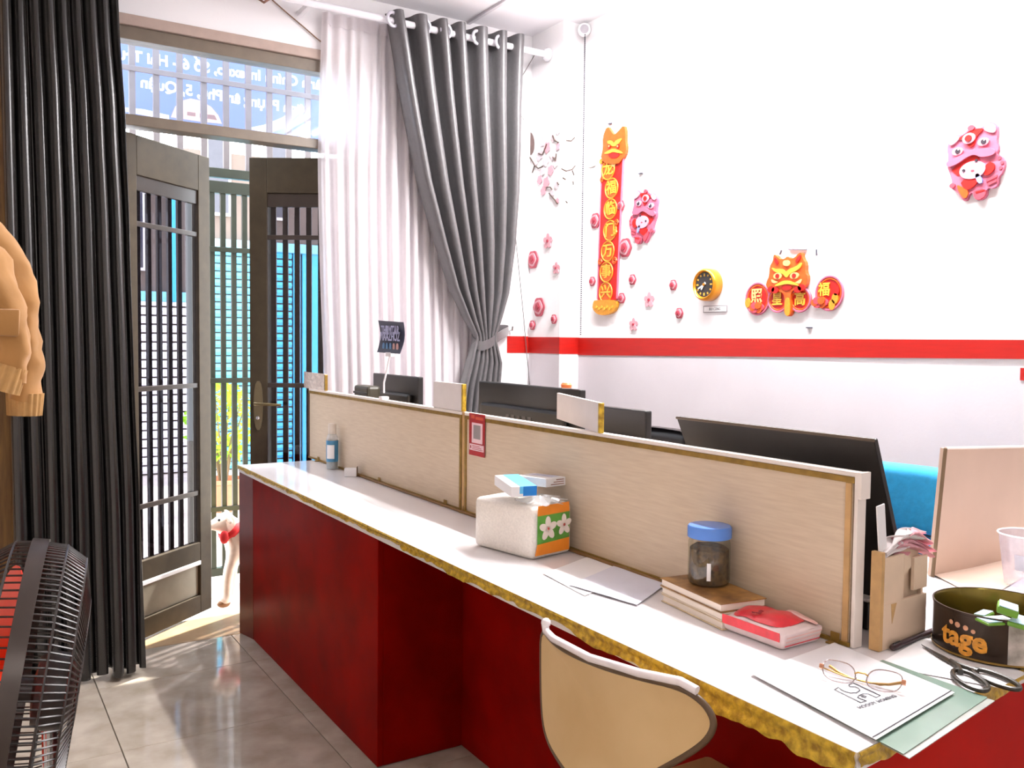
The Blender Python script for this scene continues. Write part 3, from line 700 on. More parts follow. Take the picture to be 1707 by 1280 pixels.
# boards standing on top
def cap(name, p0, ang, length, h, label, m, tape_m=GOLD, t=.010, z0=PTOP+.001):
    u = V((math.sin(ang), math.cos(ang), 0)); M = frame((p0[0], p0[1], z0), u, (0, 0, 1))
    r = thing(name, label, 'board', (p0[0]+u.x*length/2, p0[1]+u.y*length/2, z0))
    b = BM(); box(b, (.012, 0, -t/2), (length, h, t/2), .001, M); obj('board', b, m, r)
    if tape_m:
        b = BM(); box(b, (0, -.004 if False else 0, -t/2-.002), (.012, h, t/2+.002), .002, M); obj('edge_tape', b, tape_m, r)
    return r
y_a, y_b = at(772, 660, X=PX).y, at(722, 660, X=PX).y
cap('divider_top_board', (PX+.006, y_a), 0, y_b-y_a, at(745, 638, X=PX).z-PTOP, 'small off-white board above the divider joint beside the red card', OFFW)
cap('divider_top_board', (PX-.012, at(1003, 700, X=PX-.012).y), math.radians(20), .44, .080, 'angled off-white board with gold taped end on the divider top', OFFW)
y_a, y_b = at(543, 630, X=PX).y, at(509, 630, X=PX).y
fw = thing('film_wrap', 'crinkled clear film over the far end of the divider top', 'film', (PX, (y_a+y_b)/2, PTOP))
b = BM(); grid(b, lambda u, v: V((PX-.004+.006*mn.noise(V((u*9, v*7, 1))), lerp(y_a, y_b, u), PTOP+.001+lerp(0, .078, v))), 14, 10); thick(b, .003); obj('film', b, mat('crinkled_film', (226, 210, 200), .12, vary=.1, scale=60, bump=1.0), fw, True, sharp=25)
b = BM(); box(b, (PX-.008, y_a-.012, PTOP+.001), (PX+.006, y_a, PTOP+.075), .002); obj('edge_tape', b, BRASS, fw)
cord('counter_cord', [V((PX-.016-.004*abs(mn.noise(V((y*9, 0, 0)))), y, ZT+.005)) for y in [3.55-.06*i for i in range(40)]], .0045, mat('dirty_brown_cord', (128, 92, 48), .6), 'brown cord lying along the foot of the dividers', 'cord')

# ================================================================ THINGS ON THE COUNTER
def PZ(px, py, z=ZT): return at(px, py, Z=z)
def rim_loop(poly, M, r, seg=8):
    b = BM(); tube(b, [M @ V((x, y, 0)) for x, y in poly], r, seg, closed=True); return b
# --- plastic wrapped roll pack
a0, a1, a2 = PZ(887, 937), PZ(819, 903), PZ(962, 920)
u = (a2-a0).normalized(); v_ = V((-u.y, u.x, 0)); L1 = (a2-a0).length*.93; L2 = (a1-a0).dot(v_)
depth = (a0-CAM).dot(FW); HP = 98*depth/FPX*1.0
Mp = frame(a0+V((0, 0, .001)), u, v_)
TP = thing('tissue_roll_pack', 'plastic wrapped pack of tissue rolls with orange and green flowered side', 'tissue pack', a0+u*L1/2+v_*L2/2+V((0, 0, .001)))
b = BM(); box(b, (.004, .004, 0), (L1-.004, L2-.004, HP-.012), .016, Mp, 3)
for vv in b.verts: vv.co += V((0, 0, .004*mn.noise(vv.co*30)))*(1 if vv.co.z > ZT+.02 else 0)
obj('wrapped_rolls', b, mat('quilted_white_tissue', (236, 230, 222), .45, vary=.06, scale=160, bump=.5), TP, True)
ORNG = mat('orange_print', (246, 146, 44), .35, vary=.08); GREEN = mat('green_print', (96, 164, 66), .4, vary=.2, scale=30)
def onface(nm, poly, m, d=.002, off=.001):
    b = BM(); Mf = frame(a0+V((0, 0, .001))-v_*(-.003), u, (0, 0, 1)); Mf = Mf @ Matrix.Translation((0, 0, off)); prism(b, poly, Mf, d); return obj(nm, b, m, TP)
onface('orange_band', [(.02, HP*.76), (L1-.02, HP*.76), (L1-.022, HP*.93), (.022, HP*.93)], ORNG)
onface('orange_band', [(.012, .012), (L1-.02, .012), (L1-.02, HP*.30), (.02, HP*.27)], ORNG)
gb = onface('green_band', [(.02, HP*.27), (L1-.02, HP*.30), (L1-.02, HP*.76), (.02, HP*.76)], GREEN)
PETW = mat('white_petal_print', (250, 240, 232), .4, vary=.02)
for cx, cy, s in ((L1*.36, HP*.52, .9), (L1*.74, HP*.54, .8)):
    for k in range(5):
        a = 2*PI*k/5+.35; b = BM(); Mf = frame(a0+v_*.003+V((0, 0, .001)), u, (0, 0, 1)) @ Matrix.Translation((cx, cy, .003)) @ Matrix.Rotation(a, 4, 'Z')
        prism(b, [(x*s, y*s) for x, y in ell(.019, 0, .018, .011, 12)], Mf, .0012); obj('petal', b, PETW, gb)
    b = BM(); Mf = frame(a0+v_*.003+V((0, 0, .001)), u, (0, 0, 1)) @ Matrix.Translation((cx, cy, .004)); prism(b, ell(0, 0, .004, .004, 10), Mf, .0012); obj('flower_centre', b, mat('flower_centre_print', (196, 90, 80), .5), gb)
b = BM()
top = ZT+HP-.008
def knot(s, t):
    a = 2*PI*s; r = .012+.05*t*(1+.25*math.sin(9*a)); c = a0+u*L1*.45+v_*L2*.18
    return V((c.x+r*math.cos(a), c.y+r*math.sin(a), top+.004+.014*(1-t)+.004*math.sin(7*a)*t))
grid(b, knot, 48, 4, closed_u=True); thick(b, .001); obj('gathered_film', b, clear('wrap_film', (250, 250, 250), .22, .75), TP, True, sharp=20)
# --- medicine boxes lying on the pack
def tbox(name, p, ang, size, tilt, m, label, cat, grp=None):
    L_, W_, H_ = size; M = Matrix.Translation(p) @ Matrix.Rotation(ang, 4, 'Z') @ Matrix.Rotation(tilt, 4, 'Y')
    r = thing(name, label, cat, p, grp); b = BM(); box(b, (-L_/2, -W_/2, 0), (L_/2, W_/2, H_), .0015, M); obj('carton', b, m, r); return r, M
zp = ZT+HP+.012
LB = mat('light_blue_print', (96, 190, 240), .35, vary=.05); DB = mat('blue_print', (30, 128, 214), .35, vary=.05)
m0, m1, m2_ = at(868, 832, Z=zp), at(814, 792, Z=zp+.02), at(940, 812, Z=zp+.02)
ang = math.atan2((m1-m0).y, (m1-m0).x)
pc = at(858, 818, Z=zp+.003)
r1, M1 = tbox('medicine_box', V((pc.x, pc.y, zp+.004)), ang, (.150, .070, .028), -.06, WPLAS, 'blue and white flat carton lying on top of the flowered tissue pack', 'box')
b = BM(); box(b, (-.0755, -.0355, .008), (.0755, .012, .0285), .001, M1); obj('blue_print', b, LB, r1)
b = BM(); box(b, (-.0762, -.0362, .002), (-.0745, .002, .0283), .0006, M1); obj('blue_end_print', b, DB, r1)
pc2 = at(912, 806, Z=zp+.006)
r2, M2 = tbox('white_carton', V((pc2.x-.024, pc2.y+.0, zp+.006)), ang+.35, (.140, .075, .024), .05, WPLAS, 'white rounded carton with brown print lying on the flowered tissue pack', 'box')
for k in range(3):
    b = BM(); box(b, (-.0706, -.028, .005+k*.006), (-.0695, .02-.01*k, .0075+k*.006), 0, M2); obj('printed_line', b, mat('brown_print', (150, 110, 100), .5), r2)
b = BM(); box(b, (-.05, -.03, .0238), (.05, .0, .0246), 0, M2); obj('pale_print', b, mat('pale_lilac_print', (206, 206, 226), .5), r2)

# --- bottle, small carton near the far end
p = PZ(566, 781)+V((-.032, .006, 0)); dz = (p-CAM).dot(FW)/FPX
bt = thing('glue_bottle', 'slim clear bottle with a blue and white label at the far end of the counter', 'bottle', p)
rb = 9.5*dz; hb = 76*dz
b = BM(); lathe(b, [(0, 0), (rb*.95, 0), (rb, .004), (rb, hb*.66), (rb*.9, hb*.72), (rb*.62, hb*.78)], p+V((0, 0, .001)), seg=24, caps=False); obj('body', b, clear('bottle_plastic', (236, 240, 244), .12, .7), bt, True)
b = BM(); lathe(b, [(0, 0), (rb*.9, 0), (rb*.9, hb*.16), (0, hb*.16)], p+V((0, 0, .003)), seg=24, caps=False); obj('contents', b, mat('grey_green_liquid', (150, 168, 170), .3), bt, True)
b = BM(); lathe(b, [(rb+.0005, hb*.17), (rb+.0012, hb*.17), (rb+.0012, hb*.63), (rb+.0005, hb*.63)], p, seg=28, caps=False); obj('label', b, mat('teal_blue_label', (70, 138, 180), .4), bt, True)
fn = V((p.x-CAM.x, p.y-CAM.y, 0)).normalized(); sd2 = V((-fn.y, fn.x, 0))
b = BM(); grid(b, lambda u, v: p+V((0, 0, hb*lerp(.24, .54, v)))+(-fn*math.cos((u-.5)*1.3+.3)+sd2*math.sin((u-.5)*1.3+.3))*(rb+.002), 8, 2); thick(b, .0005); obj('label_panel', b, WHITE, bt, True)
b = BM(); lathe(b, [(rb*.66, hb*.76), (rb*.7, hb*.78), (rb*.7, hb*.985), (rb*.6, hb), (0, hb)], p, seg=20, caps=False); obj('cap', b, mat('pale_cap', (222, 212, 200), .4), bt, True)
p = PZ(585, 794); r3, M3 = tbox('small_carton', p+V((0, 0, .001)), math.radians(150), (.052, .034, .034), 0, WPLAS, 'little white carton with brown stripe beside the slim blue-labelled bottle', 'box')
b = BM(); box(b, (-.027, -.0175, .001), (-.0255, .0175, .0405), 0, M3); b2 = obj('brown_side', b, mat('brown_carton_side', (120, 92, 60), .5), r3)
# --- paper sheets on the top
def sheet(name, pts, z, label, m=WHITE, curl=.0):
    q = [at(*p, Z=z) for p in pts]; b = BM()
    grid(b, lambda u, v: (q[0].lerp(q[1], u)).lerp(q[3].lerp(q[2], u), v)+V((0, 0, curl*(u-.5)**2+curl*.5*mn.noise(V((u*3, v*3, z*90))))), 12, 12); thick(b, .0006)
    return tag(obj(name, b, m), label, 'paper', None)
sheet('paper_sheet', ((905, 956), (985, 926), (1062, 956), (975, 993)), ZT+.002, 'sheet of white paper under another beside the flowered tissue pack', WHITE, .003)
sheet('paper_sheet', ((948, 975), (1030, 940), (1112, 972), (1062, 1008)), ZT+.0045, 'sheet of white paper lying between the tissue pack and the books', mat('bluish_white_paper', (226, 226, 238), .6, vary=.02), .003)

# --- books and jar
q0, q1 = PZ(1202, 1051), PZ(1101, 1002)
bu = (q1-q0).normalized(); bv = V((bu.y, -bu.x, 0)); BL = (q1-q0).length; BW = .116; zz = ZT+.001
dz = (q0-CAM).dot(FW)/FPX; tot = 42*dz
BK = [(.34, 'cream', (226, 208, 180), (244, 236, 226)), (.30, 'tan', (206, 178, 138), (240, 230, 214)), (.36, 'mottled', (186, 142, 82), (246, 238, 226))]
names = ['thick cream book at the bottom of the stack under the jar', 'middle book of the stack under the blue-lidded jar', 'brown patterned book on top of the stack under the jar']
COVER = [mat('cream_book_cover', (222, 200, 164), .5, vary=.15, scale=40), mat('pale_book_cover', (232, 216, 196), .5, vary=.06), mat('brown_patterned_cover', (186, 138, 74), .4, scale=26, col2=(112, 74, 44))]
PAGES = mat('book_pages', (244, 232, 220), .8, vary=.05, scale=8, stretch=(2, 2, 300))
for k, (fr, nm, c1, c2) in enumerate(BK):
    h = tot*fr; off = (k-1)*.003
    Mb = frame(q0+V((0, 0, zz-q0.z))+bu*off-bv*off*.5, bu, -bv); Mb = frame(q0+V((0, 0, zz-q0.z))+bu*off, bu, bv) if bu.cross(bv).z > 0 else frame(q0+V((0, 0, zz-q0.z))+bu*off+bv*BW, bu, -bv)
    r = thing('book', names[k], 'book', Mb @ V((BL/2, BW/2, 0)), 'books stacked under the jar')
    t = .0022
    b = BM(); box(b, (.003, .003, t), (BL-.003, BW-.003, h-t), 0, Mb); obj('pages', b, PAGES, r)
    for z0 in (0, h-t):
        b = BM(); box(b, (0, 0, z0), (BL, BW, z0+t-.0002), .0004, Mb); obj('cover', b, COVER[k], r)
    yy = BW if bu.cross(bv).z < 0 else 0
    zz += h+.0006
if True:
    # gold lettering on the long side of the lowest book
    n_ = -bv if False else V((-bu.y, bu.x, 0))
    n_ = n_ if n_.x < 0 else -n_
    b = BM()
jp = at(1181, 972, Z=zz); dz = (jp-CAM).dot(FW)/FPX; rj = 34.5*dz; hj = 98*dz
jp = V((jp.x, jp.y, zz+.0005))
jar = thing('jar', 'clear plastic jar with blue lid and dark dried contents on the books', 'jar', jp)
b = BM(); lathe(b, [(0, .002), (rj*.93, .002), (rj, .010), (rj, hj*.70), (rj*.94, hj*.78), (rj*.94, hj*.80)], jp, seg=40, caps=False); obj('body', b, clear('jar_plastic', (240, 240, 234), .07, .98), jar, True)
b = BM(); lathe(b, [(0, .004), (rj*.90, .004), (rj*.95, .012), (rj*.95, hj*.60), (rj*.7, hj*.66), (0, hj*.63)], jp, seg=40, caps=False)
for vv in b.verts:
    q = (vv.co-jp); n3 = mn.noise(vv.co*70); q2 = V((q.x, q.y, 0)); vv.co += q2*(-.07*abs(n3))+V((0, 0, .006*mn.noise(vv.co*50) if q.z > hj*.5 else 0))
obj('contents', b, mat('dark_dried_contents', (120, 92, 52), .7, scale=70, col2=(40, 30, 18), bump=1.0), jar, True)
b = BM(); lathe(b, [(rj*.99, hj*.79), (rj*1.05, hj*.80), (rj*1.05, hj*.965), (rj*.99, hj*.995), (rj*.86, hj), (0, hj*.992)], jp, seg=48, caps=False); obj('lid', b, mat('blue_plastic_lid', (92, 142, 226), .22, vary=.04), jar, True)
b = BM(); box(b, (-.007, -.002, .018), (.007, .001, hj*.42), .0005, frame(jp-fn*0, sd2, (0, 0, 1))) if False else grid(b, lambda u, v: jp+V((0, 0, lerp(.016, hj*.42, v)))+(-fn*math.cos((u-.5)*.18+.42)+sd2*math.sin((u-.5)*.18+.42))*(rj+.0012), 5, 2); thick(b, .0004); obj('painted_highlight', b, WHITE, jar, True)  # thin white strip paints a reflection highlight onto the jar

# --- red tissue packet
t0, t1, t2 = PZ(1304, 1087), PZ(1216, 1047), PZ(1368, 1070)
tu = (t2-t0).normalized(); tv = V((-tu.y, tu.x, 0)); TL, TW = (t2-t0).length, (t1-t0).dot(tv); dz = (t0-CAM).dot(FW)/FPX; TH = 31*dz
Mt = frame(t0+V((0, 0, .001)), tu, tv)
tk = thing('tissue_packet', 'soft red and white packet of tissues beside the stacked books', 'tissues', t0+tu*TL/2+tv*TW/2+V((0, 0, .001)))
WRAPW = mat('white_wrap_print', (246, 226, 226), .3, vary=.06, scale=30); WRAPR = mat('red_wrap_print', (232, 52, 66), .28, vary=.12, scale=40, bump=.5); WRAPP = mat('pink_wrap_print', (244, 196, 190), .3, vary=.06, scale=30)
b = BM(); g = box(b, (0, 0, 0), (TL, TW, TH), .008, None, 3)
bmesh.ops.subdivide_edges(b, edges=b.edges, cuts=2, use_grid_fill=True)
for vv in b.verts:
    f = vv.co.z/TH; c = V((TL/2, TW/2, vv.co.z)); e = .10*f-.02; vv.co += (vv.co-c)*e
    if f > .9: vv.co.z += .006*mn.noise(vv.co*26)+.006*(1-((vv.co.x/TL-.5)**2+(vv.co.y/TW-.5)**2)*4)
    vv.co = Mt @ vv.co
obj('wrapper', b, WRAPW, tk, True)
def topz(x, y): return TH+.0065+.006*mn.noise(V((x, y, TH))*26)+.006*(1-((x/TL-.5)**2+(y/TW-.5)**2)*4)
def patch(nm, poly, m, lift=0):
    b = BM(); cx = sum(p[0] for p in poly)/len(poly); cy = sum(p[1] for p in poly)/len(poly); n = len(poly)
    def fn2(s, t):
        f = s*n; i = int(f) % n; g = f-int(f); x = lerp(poly[i][0], poly[(i+1) % n][0], g); y = lerp(poly[i][1], poly[(i+1) % n][1], g)
        x, y = lerp(cx, x, t), lerp(cy, y, t); return Mt @ V((x, y, topz(x, y)+lift-.004*(t**6)))
    grid(b, fn2, n*3, 5, closed_u=True); thick(b, .0008); return obj(nm, b, m, tk, True, sharp=80)
patch('red_top_print', smooth_poly([(TL*.10, TW*.12), (TL*.86, TW*.10), (TL*.95, TW*.4), (TL*.86, TW*.9), (TL*.06, TW*.98), (TL*.02, TW*.5)], 2), WRAPR)
patch('pink_top_print', smooth_poly([(TL*.86, TW*.02), (TL*1.04, TW*.05), (TL*1.03, TW*.6), (TL*.80, TW*.45)], 1), WRAPP, .002)
b = BM(); grid(b, lambda s, t: Mt @ V((lerp(.012, TL*.36, s), TW*.55+.004*math.sin(s*9)+.008*(t-.5), topz(TL*.3, TW*.5)+.003+.001*math.sin(s*13))), 8, 2); thick(b, .0008); obj('opening_slit', b, mat('dark_red_slit', (150, 24, 40), .5), tk, True)
for k in range(3):
    b = BM(); zk = TH*(.22+.24*k); prism(b, [(TL*.04, zk), (TL*.95, zk+.001), (TL*.95, zk+.0026), (TL*.04, zk+.0016)], frame(t0+V((0, 0, .001)), tu, (0, 0, 1)) @ Matrix.Translation((0, 0, .0016+.0022*k)), .0006); obj('red_print_line', b, WRAPR if k == 0 else WRAPP, tk)
def endflap(nm, M, w_):
    b = BM(); prism(b, [(0, TH*.55), (w_, TH*.62), (w_+.006, TH+.010), (-.006, TH+.012)], M, .0012); obj(nm, b, WRAPP, tk)
b = BM(); prism(b, [(TW*.1, TH*.1), (TW*.9, TH*.1), (TW*.8, TH*.34), (TW*.2, TH*.4)], frame(t0+tu*TL+V((0, 0, .001)), tv, (0, 0, 1)) @ Matrix.Translation((0, 0, .001)), .0012); obj('red_end_print', b, WRAPR, tk)
ta = frame(t0+tv*TW+tu*0+V((0, 0, .001)), -tv, (0, 0, 1))
b = BM(); prism(b, [(TW*.02, TH*.45), (TW*.98, TH*.50), (TW*.98, TH*.98), (TW*.02, TH*.98)], ta @ Matrix.Translation((0, 0, .0045)), .0012); obj('red_end_print', b, WRAPR, tk)

# --- folder, green sheet, glasses
A, B_, C_, D_ = [at(*p, Z=ZT+.004) for p in ((1251, 1123), (1391, 1072), (1591, 1157), (1460, 1236))]
E_, G_ = at(1506, 1258, Z=ZT+.001), at(1646, 1163, Z=ZT+.001)
def quad(name, q, z_off, m, label, cat, bend=0, edge=None):
    b = BM()
    def f(u, v):
        p = q[0].lerp(q[1], u).lerp(q[3].lerp(q[2], u), v); return p+V((0, 0, z_off-bend*max(0, v-.82)**2*18+.0006*mn.noise(V((u*4, v*4, 2)))))
    grid(b, f, 10, 24); thick(b, .0012); return tag(obj(name, b, m, None, True, sharp=60), label, cat)
tr_ = quad('clear_sleeve', [A.lerp(E_, .55)+V((0, 0, 0)), B_.lerp(G_, .55), G_+(G_-B_).normalized()*.012, E_+(E_-A).normalized()*.010], -.0005, clear('sleeve_plastic', (236, 240, 238), .15, .55, (226, 232, 228)), 'clear plastic sleeve sticking out below the green folder at the counter corner', 'sleeve')
gr = quad('green_folder', [A.lerp(E_, .35), B_.lerp(G_, .35), G_, E_], .0012, mat('grey_green_folder', (116, 142, 128), .3, vary=.04, coat=.2), 'grey-green folder beneath the white cover sheet at the counter corner', 'folder')
fd = thing('cover_sheet', 'white printed cover sheet with an outline logo at the near counter corner', 'paper', (A+B_+C_+D_)/4)
b = BM(); q = [A, B_, C_, D_]
grid(b, lambda u, v: q[0].lerp(q[1], u).lerp(q[3].lerp(q[2], u), v)+V((0, 0, .0015+.0016*v-.0+.0004*mn.noise(V((u*3, v*3, 5))))+0*V()) if False else q[0].lerp(q[1], u).lerp(q[3].lerp(q[2], u), v)+V((0, 0, .0015+.0016*v)), 8, 12); thick(b, .0008); obj('sheet', b, WHITE, fd, True, sharp=60)
ZS = ZT+.004+.0038
b = BM(); n_s = 14
tube(b, [D_.lerp(C_, i/14)+(A-D_).normalized()*.006+V((0, 0, .0042)) for i in range(15)], .0008, 5); obj('edge_line', b, INK, fd)
def lg(poly, closed=True):
    pts = [at(px, py, Z=ZS) for px, py in poly]; b = BM(); tube(b, pts, .0009, 5, closed=closed); obj('logo_outline', b, INK, fd)
def cr(p): return (1360+p[0]/10.67, 1080+p[1]/10.67)
lg([cr(p) for p in ((330, 740), (400, 700), (450, 740), (520, 775), (620, 800), (720, 795), (785, 750), (760, 715), (700, 690), (610, 690), (585, 655), (665, 620), (1150, 845), (1075, 880), (940, 820), (840, 815), (760, 845), (745, 880), (800, 905), (900, 940), (800, 970))])
lg([cr(p) for p in ((800, 850), (860, 850), (900, 862), (870, 882), (830, 872))])
ta_, tb_ = at(1427, 1181, Z=ZS), at(1497, 1158, Z=ZS); td = (tb_-ta_).normalized(); Mx = frame((ta_+tb_)/2+V((0, 0, -.0002)), td, n=(0, 0, 1))
text('HOOOY HOMING', .0115, Mx, INK, fd, extrude=.0002, bold=.0003)
# glasses, folded, standing on the sheet
g0, g1 = at(1366, 1122, Z=ZS+.010), at(1504, 1150, Z=ZS+.010)
gu = (g1-g0); gu.z = 0; GL = gu.length; gu.normalize(); gn = V((gu.y, -gu.x, 0))
if gn.dot(CAM-g0) < 0: gn = -gn
gv = (V((0, 0, 1))*.78-gn*.62).normalized()
GZ = V((g0.x, g0.y, ZS+.002))
GRIM = mat('thin_silver_rim', (176, 160, 160), .25, .7); GGOLD = mat('golden_glasses_temple', (168, 130, 62), .28, .7)
gls = thing('glasses', 'pair of folded gold-framed eyeglasses resting on the white cover sheet', 'glasses', GZ+gu*GL/2)
Mg = frame(GZ, gu, gv); S = GL/137.
def gp(x, y, n=0): return Mg @ V((x*S, y*S*.82, n*S))
for sx in (0, 1):
    f = (lambda x: x) if sx == 0 else (lambda x: 137-x)
    lens = smooth_poly([(f(3), 43), (f(28), 46), (f(50), 42), (f(60), 24), (f(57), 3), (f(36), -2), (f(12), 2), (f(2), 18)], 2)
    b = BM(); tube(b, [gp(x, y) for x, y in lens], .0010, 6, closed=True); obj('rim', b, GRIM, gls, True)
    b = BM(); prism(b, [(x*S, y*S*.82) for x, y in lens], Mg @ Matrix.Translation((0, 0, -.0005)), .001); obj('lens', b, clear('spectacle_lens', (250, 250, 252), .05), gls)
    b = BM(); box(b, (f(0)*S-.0035, .020*1-.003, -.005), (f(0)*S+.0035, .022+.003, .002), .001, Mg); obj('hinge', b, mat('rose_gold_hinge', (196, 140, 110), .3, .6), gls)
    pts = [gp(f(1), 25, -2), gp(f(40), 20+4*sx, -14), gp(f(80), 17+4*sx, -15), gp(f(112), 22+4*sx, -15), gp(f(132), 31+3*sx, -14)] if sx == 0 else [gp(f(1), 25, -2), gp(f(40), 19, -20), gp(f(85), 22, -21), gp(f(112), 30, -21), gp(f(128), 39, -20)]
    b = BM(); tube(b, pts, [.0013, .0013, .0014, .0024, .0028], 8); obj('temple', b, GGOLD, gls, True)
b = BM(); tube(b, [gp(57, 25), gp(63, 28, 2), gp(74, 28, 2), gp(80, 25)], .0014, 8); obj('bridge', b, GGOLD, gls, True)
for x in (60, 77):
    b = BM(); ball(b, gp(x, 16, -5), (.0016, .0014, .003), 1); obj('nose_pad', b, GRIM, gls, True)

# --- scissors, marker, paper under them
sheet('paper_sheet', ((1462, 1108), (1540, 1062), (1712, 1122), (1665, 1146)), ZT+.0022, 'plain white sheet under the scissors and the round tin', WHITE, .0)
s0, s1 = at(1536, 1074, Z=ZT+.006), at(1668, 1152, Z=ZT+.006); su = (s1-s0).normalized(); sl = (s1-s0).length
Ms = frame(V((s0.x, s0.y, ZT+.0042)), su, n=(0, 0, 1))
scs = thing('scissors', 'black-handled scissors lying on paper in front of the round tin', 'scissors', V((s0.x, s0.y, ZT+.0042))+su*sl*.5)
SCB = mat('black_scissor_plastic', (46, 42, 34), .35, vary=.1); STEEL = mat('dark_scissor_steel', (110, 104, 90), .3, .8)
for k, sg in enumerate((1, -1)):
    b = BM(); prism(b, [(0, sg*.0004), (sl*.5, -sg*.002), (sl*.52, sg*.006), (sl*.3, sg*.0075), (sl*.06, sg*.003)], Ms @ Matrix.Translation((0, 0, .0013*k)), .0012); obj('blade', b, SCB if k else STEEL, scs)
    c = (sl*.80, sg*sl*.105); L_, W_ = sl*.20, sl*.092
    b = BM(); tube(b, [Ms @ V((c[0]+L_*math.cos(a)*1.0, c[1]+W_*math.sin(a)+sg*.05*sl*math.cos(a)*.5, .0036)) for a in [2*PI*i/28 for i in range(28)]], .0042, 8, closed=True); obj('handle', b, SCB, scs, True)
    b = BM(); tube(b, [Ms @ V(p) for p in ((sl*.40, 0, .0035), (sl*.52, sg*.004, .0036), (sl*.64, sg*sl*.07, .0036))], [.004, .005, .005], 8); obj('shank', b, SCB, scs, True)
b = BM(); lathe(b, [(0, .0065), (.0035, .0065), (.0035, .008), (0, .0085)], Ms @ V((sl*.45, 0, -.001)), seg=16, caps=False); obj('screw', b, mat('pink_rivet', (226, 160, 170), .4), scs, True)
k0, k1 = at(1486, 1079, Z=ZT+.008), at(1566, 1046, Z=ZT+.008); ku = (k1-k0).normalized()
mk = thing('marker', 'dark marker pen lying beside the cut-board pen holder', 'pen', k0)
b = BM(); lathe(b, [(0, 0), (.0045, .001), (.0062, .006), (.0066, .03), (.006, .031), (.006, (k1-k0).length)], k0+V((0, 0, -.001)), ku, 16); obj('barrel', b, mat('purple_black_marker', (62, 42, 46), .35), mk, True)
b = BM(); box(b, (.006, -.0015, .0055), (.032, .0015, .0075), .0005, frame(k0+V((0, 0, -.001)), ku, n=(0, 0, 1))); obj('clip', b, BLACKP, mk)

# --- pen holder made of cut board
h0, h1, h2 = PZ(1471, 1086), PZ(1537, 1063), PZ(1457, 1079)
hu = (h1-h0).normalized(); hv = V((-hu.y, hu.x, 0)); HW = .150; HD = .022; dz = (h0-CAM).dot(FW)/FPX; HH = 168*dz
Mh = frame(h0+V((0, 0, .001)), hu, (0, 0, 1)); hn = hu.cross(V((0, 0, 1)))       # normal towards the lens
ph_ = thing('pen_holder', 'upright pen holder of pale cut board holding pink napkins', 'pen holder', h0+hu*HW/2-hn*HD/2+V((0, 0, .001)))
T_ = .007
BRD = mat('pale_pen_holder_board', (222, 196, 170), .55, vary=.04)
face = [(0, 0), (HW, 0), (HW+.004, HH*.86), (0, HH)]
Mf0 = Mh @ Matrix.Translation((0, 0, -T_))
def pbox(nm, lo, hi, m): b = BM(); box(b, lo, hi, .0006, Mh); return obj(nm, b, m, ph_)
hs = HH*.46
pbox('front_board', (0, 0, -T_), (HW, hs, 0), BRD)
pbox('front_board', (0, hs, -T_), (HW*.44, HH*.93, 0), BRD)
pbox('front_board', (HW*.68, hs+.012, -T_), (HW, HH*.86, 0), BRD)
b = BM(); prism(b, [(HW*.44, HH*.70), (HW*.60, HH*.78), (HW*.60, HH*.88), (HW*.44, HH*.92)], Mf0, T_); obj('front_board', b, BRD, ph_)
b = BM(); prism(b, [(HW*.16, hs-.002), (HW*.28, hs-.002), (HW*.19, hs-.040)], Mh @ Matrix.Translation((0, 0, .0002)), .0008); obj('cut_mark', b, MDF, ph_)
b = BM(); box(b, (-T_*1.6, 0, -HD), (-.0005, HH*.99, 0), .0006, Mh); obj('side_board', b, MDF, ph_)
b = BM(); box(b, (HW-T_, 0, -HD), (HW, HH*.85, -T_-.001), .0006, Mh); obj('side_board', b, BRD, ph_)
b = BM(); box(b, (0, 0, -HD), (HW-T_-.001, HH*.97, -HD+T_), .0006, Mh); obj('back_board', b, BRD, ph_)
b = BM(); box(b, (0, 0, -HD+T_+.001), (HW-T_-.001, .006, -T_-.001), 0, Mh); obj('bottom_board', b, BRD, ph_)
# napkins in the holder
nk = thing('napkins', 'bunch of pink and white napkins stuffed in the pen holder', 'napkins', Mh @ V((HW*.5, HH*.6, -HD*.5)))
PINK = veil('pink_tissue', (252, 196, 206), .35, .02); WNAP = veil('white_tissue', (252, 244, 244), .3, .02)
def nap(u0, v0, u1, v1, wd, m, d, ph0, nm):
    b = BM()
    def f(s, t):
        c = V((lerp(u0, u1, s), lerp(v0, v1, s)+.012*math.sin(PI*s), d)); off = (t-.5)*wd
        return Mh @ (c+V((off*.25, off*(.75+.3*math.sin(s*5+ph0)), .010*math.sin(t*9+s*6+ph0))))
    grid(b, f, 18, 14); thick(b, .0008); obj(nm, b, m, nk, True, sharp=75)
nap(HW*.30, HH*.96, HW*1.22, HH*.84, .030, PINK, -.012, .3, 'pink_napkin'); nap(HW*.32, HH*1.0, HW*1.15, HH*.93, .034, PINK, -.012, 2.0, 'pink_napkin')
nap(HW*.38, HH*1.02, HW*1.05, HH*1.0, .030, PINK, -.012, 4.0, 'pink_napkin'); nap(HW*.04, HH*.88, HW*.62, HH*1.06, .050, WNAP, -.012, 1.1, 'white_napkin'); nap(HW*.02, HH*.94, HW*.95, HH*1.05, .034, WNAP, -.012, 5.0, 'white_napkin')
# white plank standing in the holder behind them
b = BM(); box(b, (HW*.05, HH*.62, -.0140), (HW*.22, HH*1.44, -.0105), .001, Mh @ Matrix.Translation((0, 0, 0)) @ Matrix.Rotation(.14, 4, 'Z') @ Matrix.Translation((.016, 0, 0))); tag(obj('white_plank', b, WPLAS), 'narrow white plank standing up in the pen holder behind the napkins', 'plank')

